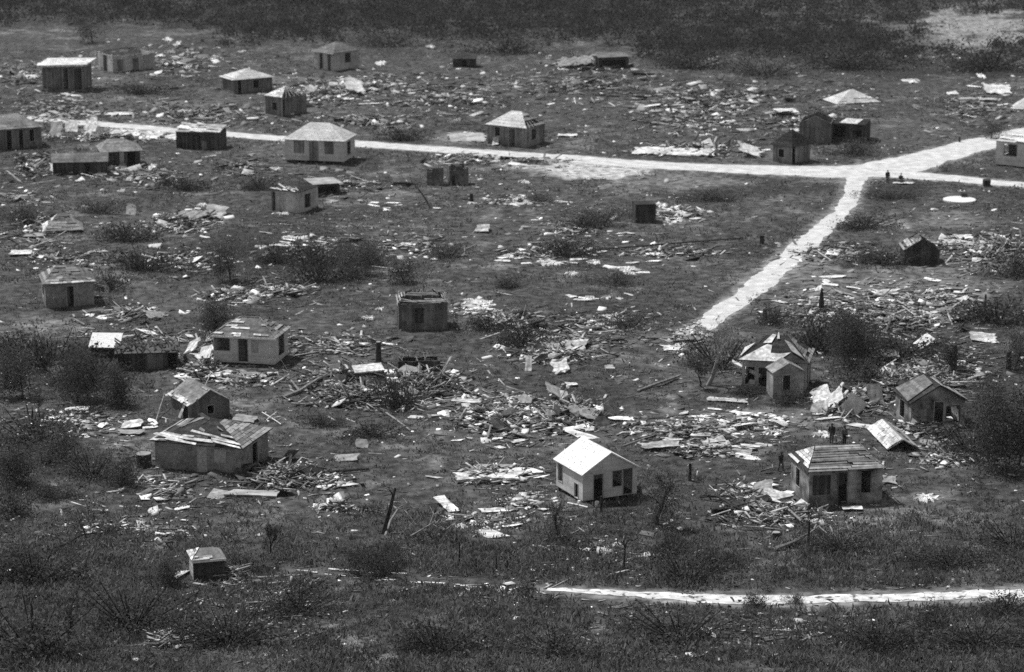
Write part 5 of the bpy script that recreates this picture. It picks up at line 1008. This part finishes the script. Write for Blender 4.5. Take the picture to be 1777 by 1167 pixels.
# ---------------------------------------------------------------- people
def person(x, y, label, pose, h=1.66, face=0.0, hat=False, dark=True, seat=None, zoff=0.0):
    a = G(x, y); root = thing('person', label, 'person', (a[0], a[1], gz(*a)+zoff), face, 'people in the ruined village')
    J = {}; k = h/1.7
    if pose == 'sit':
        hip = .48; J = dict(pelvis=(0,0,hip), chest=(0,.04,hip+.32), neck=(0,.02,hip+.53), head=(0,-.02,hip+.70), crown=(0,-.01,hip+.80))
        legs = lambda s: [(s*.10,0,hip-.02), (s*.13,-.42,hip+.02), (s*.12,-.46,.08), (s*.13,-.60,.04)]; arms = lambda s: [(s*.19,.03,hip+.47), (s*.25,-.06,hip+.22), (s*.15,-.28,hip+.10), (s*.12,-.35,hip+.08)]
    else:
        J = dict(pelvis=(0,0,.92*k), chest=(0,.02,1.24*k), neck=(0,0,1.45*k), head=(0,-.02,1.58*k), crown=(0,-.01,1.67*k)); st = .1 if pose == 'walk' else 0
        legs = lambda s: [(s*.09,0,.90*k), (s*.10,-.03-s*st,.49*k), (s*.10,.02-s*st*2,.08*k), (s*.11,-.12-s*st*2,.03)]; arms = lambda s: [(s*.19,.02,1.40*k), (s*.25,.03+s*st,1.12*k), (s*.25,-.05+s*st*1.5,.86*k), (s*.25,-.08+s*st*1.5,.79*k)]
    vs, es, rs = [], [], []
    def add(p, r, par=None):
        vs.append(p); rs.append(r)
        if par is not None: es.append((par, len(vs)-1))
        return len(vs)-1
    p = add(J['pelvis'], .13); ch = add(J['chest'], .15, p); nk = add(J['neck'], .06, ch); hd = add(J['head'], .095, nk); add(J['crown'], .075, hd); add((J['head'][0], J['head'][1]-.09, J['head'][2]-.01), .022, hd)
    for s in (-1, 1):
        q = p
        for pt, r in zip(legs(s), (.09, .062, .045, .04)): q = add(pt, r, q)
        q = ch
        for pt, r in zip(arms(s), (.055, .043, .032, .030)): q = add(pt, r, q)
        hx_ = arms(s)[-1]
        for f_ in range(5):
            e = Vector(hx_) + Vector(((f_-2)*.016, -.03 if f_ else -.05, -.05-.012*(2-abs(f_-2)))); e2 = e + Vector((0, -.015, -.035)); add(tuple(e2), .008, add(tuple(e), .009, q))
    me = bpy.data.meshes.new('body'); me.from_pydata(vs, es, []); o = bpy.data.objects.new('body', me); COL.objects.link(o); o.parent = root
    sk = o.modifiers.new('skin', 'SKIN'); 
    for i, v in enumerate(me.skin_vertices[0].data): v.radius = (rs[i], rs[i]); v.use_root = (i == 0)
    ss = o.modifiers.new('sub', 'SUBSURF'); ss.levels = 1; ss.render_levels = 1; me.materials.append(m_skin)
    def shell(name, rings, mat, n=10):
        mb = MB()
        for pts, rd in rings: mb.tube(pts, rd, n)
        mb.build(name, mat, root)
    c_, p_, n_ = Vector(J['chest']), Vector(J['pelvis']), Vector(J['neck'])
    shell('shirt', [([p_+Vector((0,0,.02)), c_, n_-Vector((0,0,.06)), n_], [.17, .19, .14, .075])] + [([Vector(q) for q in arms(s)[:3]], [.085, .062, .05]) for s in (-1, 1)], m_cloth_d if dark else m_cloth_m)
    shell('trousers', [([p_+Vector((s*.05,0,.06))] + [Vector(q) for q in legs(s)[:3]], [.13, .115, .08, .065]) for s in (-1, 1)], m_cloth_m if dark else m_cloth_d)
    H = Vector(J['head'])
    if hat: shell('hat', [([H+Vector((0,0,.06)), H+Vector((0,0,.075)), H+Vector((0,0,.08)), H+Vector((0,0,.19))], [.21, .20, .115, .09])], m_frame, 12)
    else: shell('hair', [([H+Vector((0,.03,0)), H+Vector((0,.02,.07)), H+Vector((0,.01,.125))], [.10, .105, .05])], m_bark)
    return root
person(1540, 317, 'person in dark clothes standing at the crossroads verge beside a seated one', 'stand', 1.62, .2)
person(1563, 318, 'person in a pale hat sitting on a box at the crossroads verge', 'sit', hat=True, face=.1)
person(1355, 818, 'person standing alone in the grass left of the slatted house', 'walk', 1.64, .6)
person(1443, 768, 'person standing behind the slatted roof nearest the white blanket', 'stand', 1.66, -.4)
person(1465, 770, 'person behind the slatted roof, further from the white blanket', 'stand', 1.6, .5, dark=False)
def seatbox(x, y, label):
    a = G(x, y); mb = MB(); mb.box(-.38, .38, -.05, .5, -.05, .40); mb.box(-.42, .42, -.09, .54, .403, .45); tag(mb.build('wooden_box', m_midwall, None, (a[0], a[1], gz(*a))), label, 'box')
seatbox(1563, 318, 'low dark box used as a seat at the crossroads verge')
panel('sledge', 1568, 319, 46, 3, m_bw, 'pale flat board lying under the seated person at the verge', 'board', lift=.1, maxd=1.2)
# round concrete slab of a well under the dark box
a = G(1665, 347); mb = MB(); mb.tube([(0,0,-.2), (0,0,.22), (0,0,.25)], [2.0, 2.0, 1.9], 24); tag(mb.build('well_slab', m_fascia, None, (a[0], a[1], gz(*a))), 'round pale concrete slab of a well in the right field', 'well')
print('boards', nb, 'bits', len(bc), 'timber', len(tc))

# ---------------------------------------------------------------- thin air between here and the far woods
hz = MB(); hz.box(-420, 420, -30, 1500, -1.5, 66); mh = bpy.data.materials.new('haze'); mh.use_nodes = True; t = mh.node_tree; t.nodes.remove(t.nodes['Principled BSDF'])
pv = t.nodes.new('ShaderNodeVolumePrincipled'); pv.inputs['Color'].default_value = (.9, .9, .9, 1); pv.inputs['Density'].default_value = .00005; t.links.new(pv.outputs[0], t.nodes['Material Output'].inputs['Volume'])
tag(hz.build('haze', mh), None, None, kind='stuff')
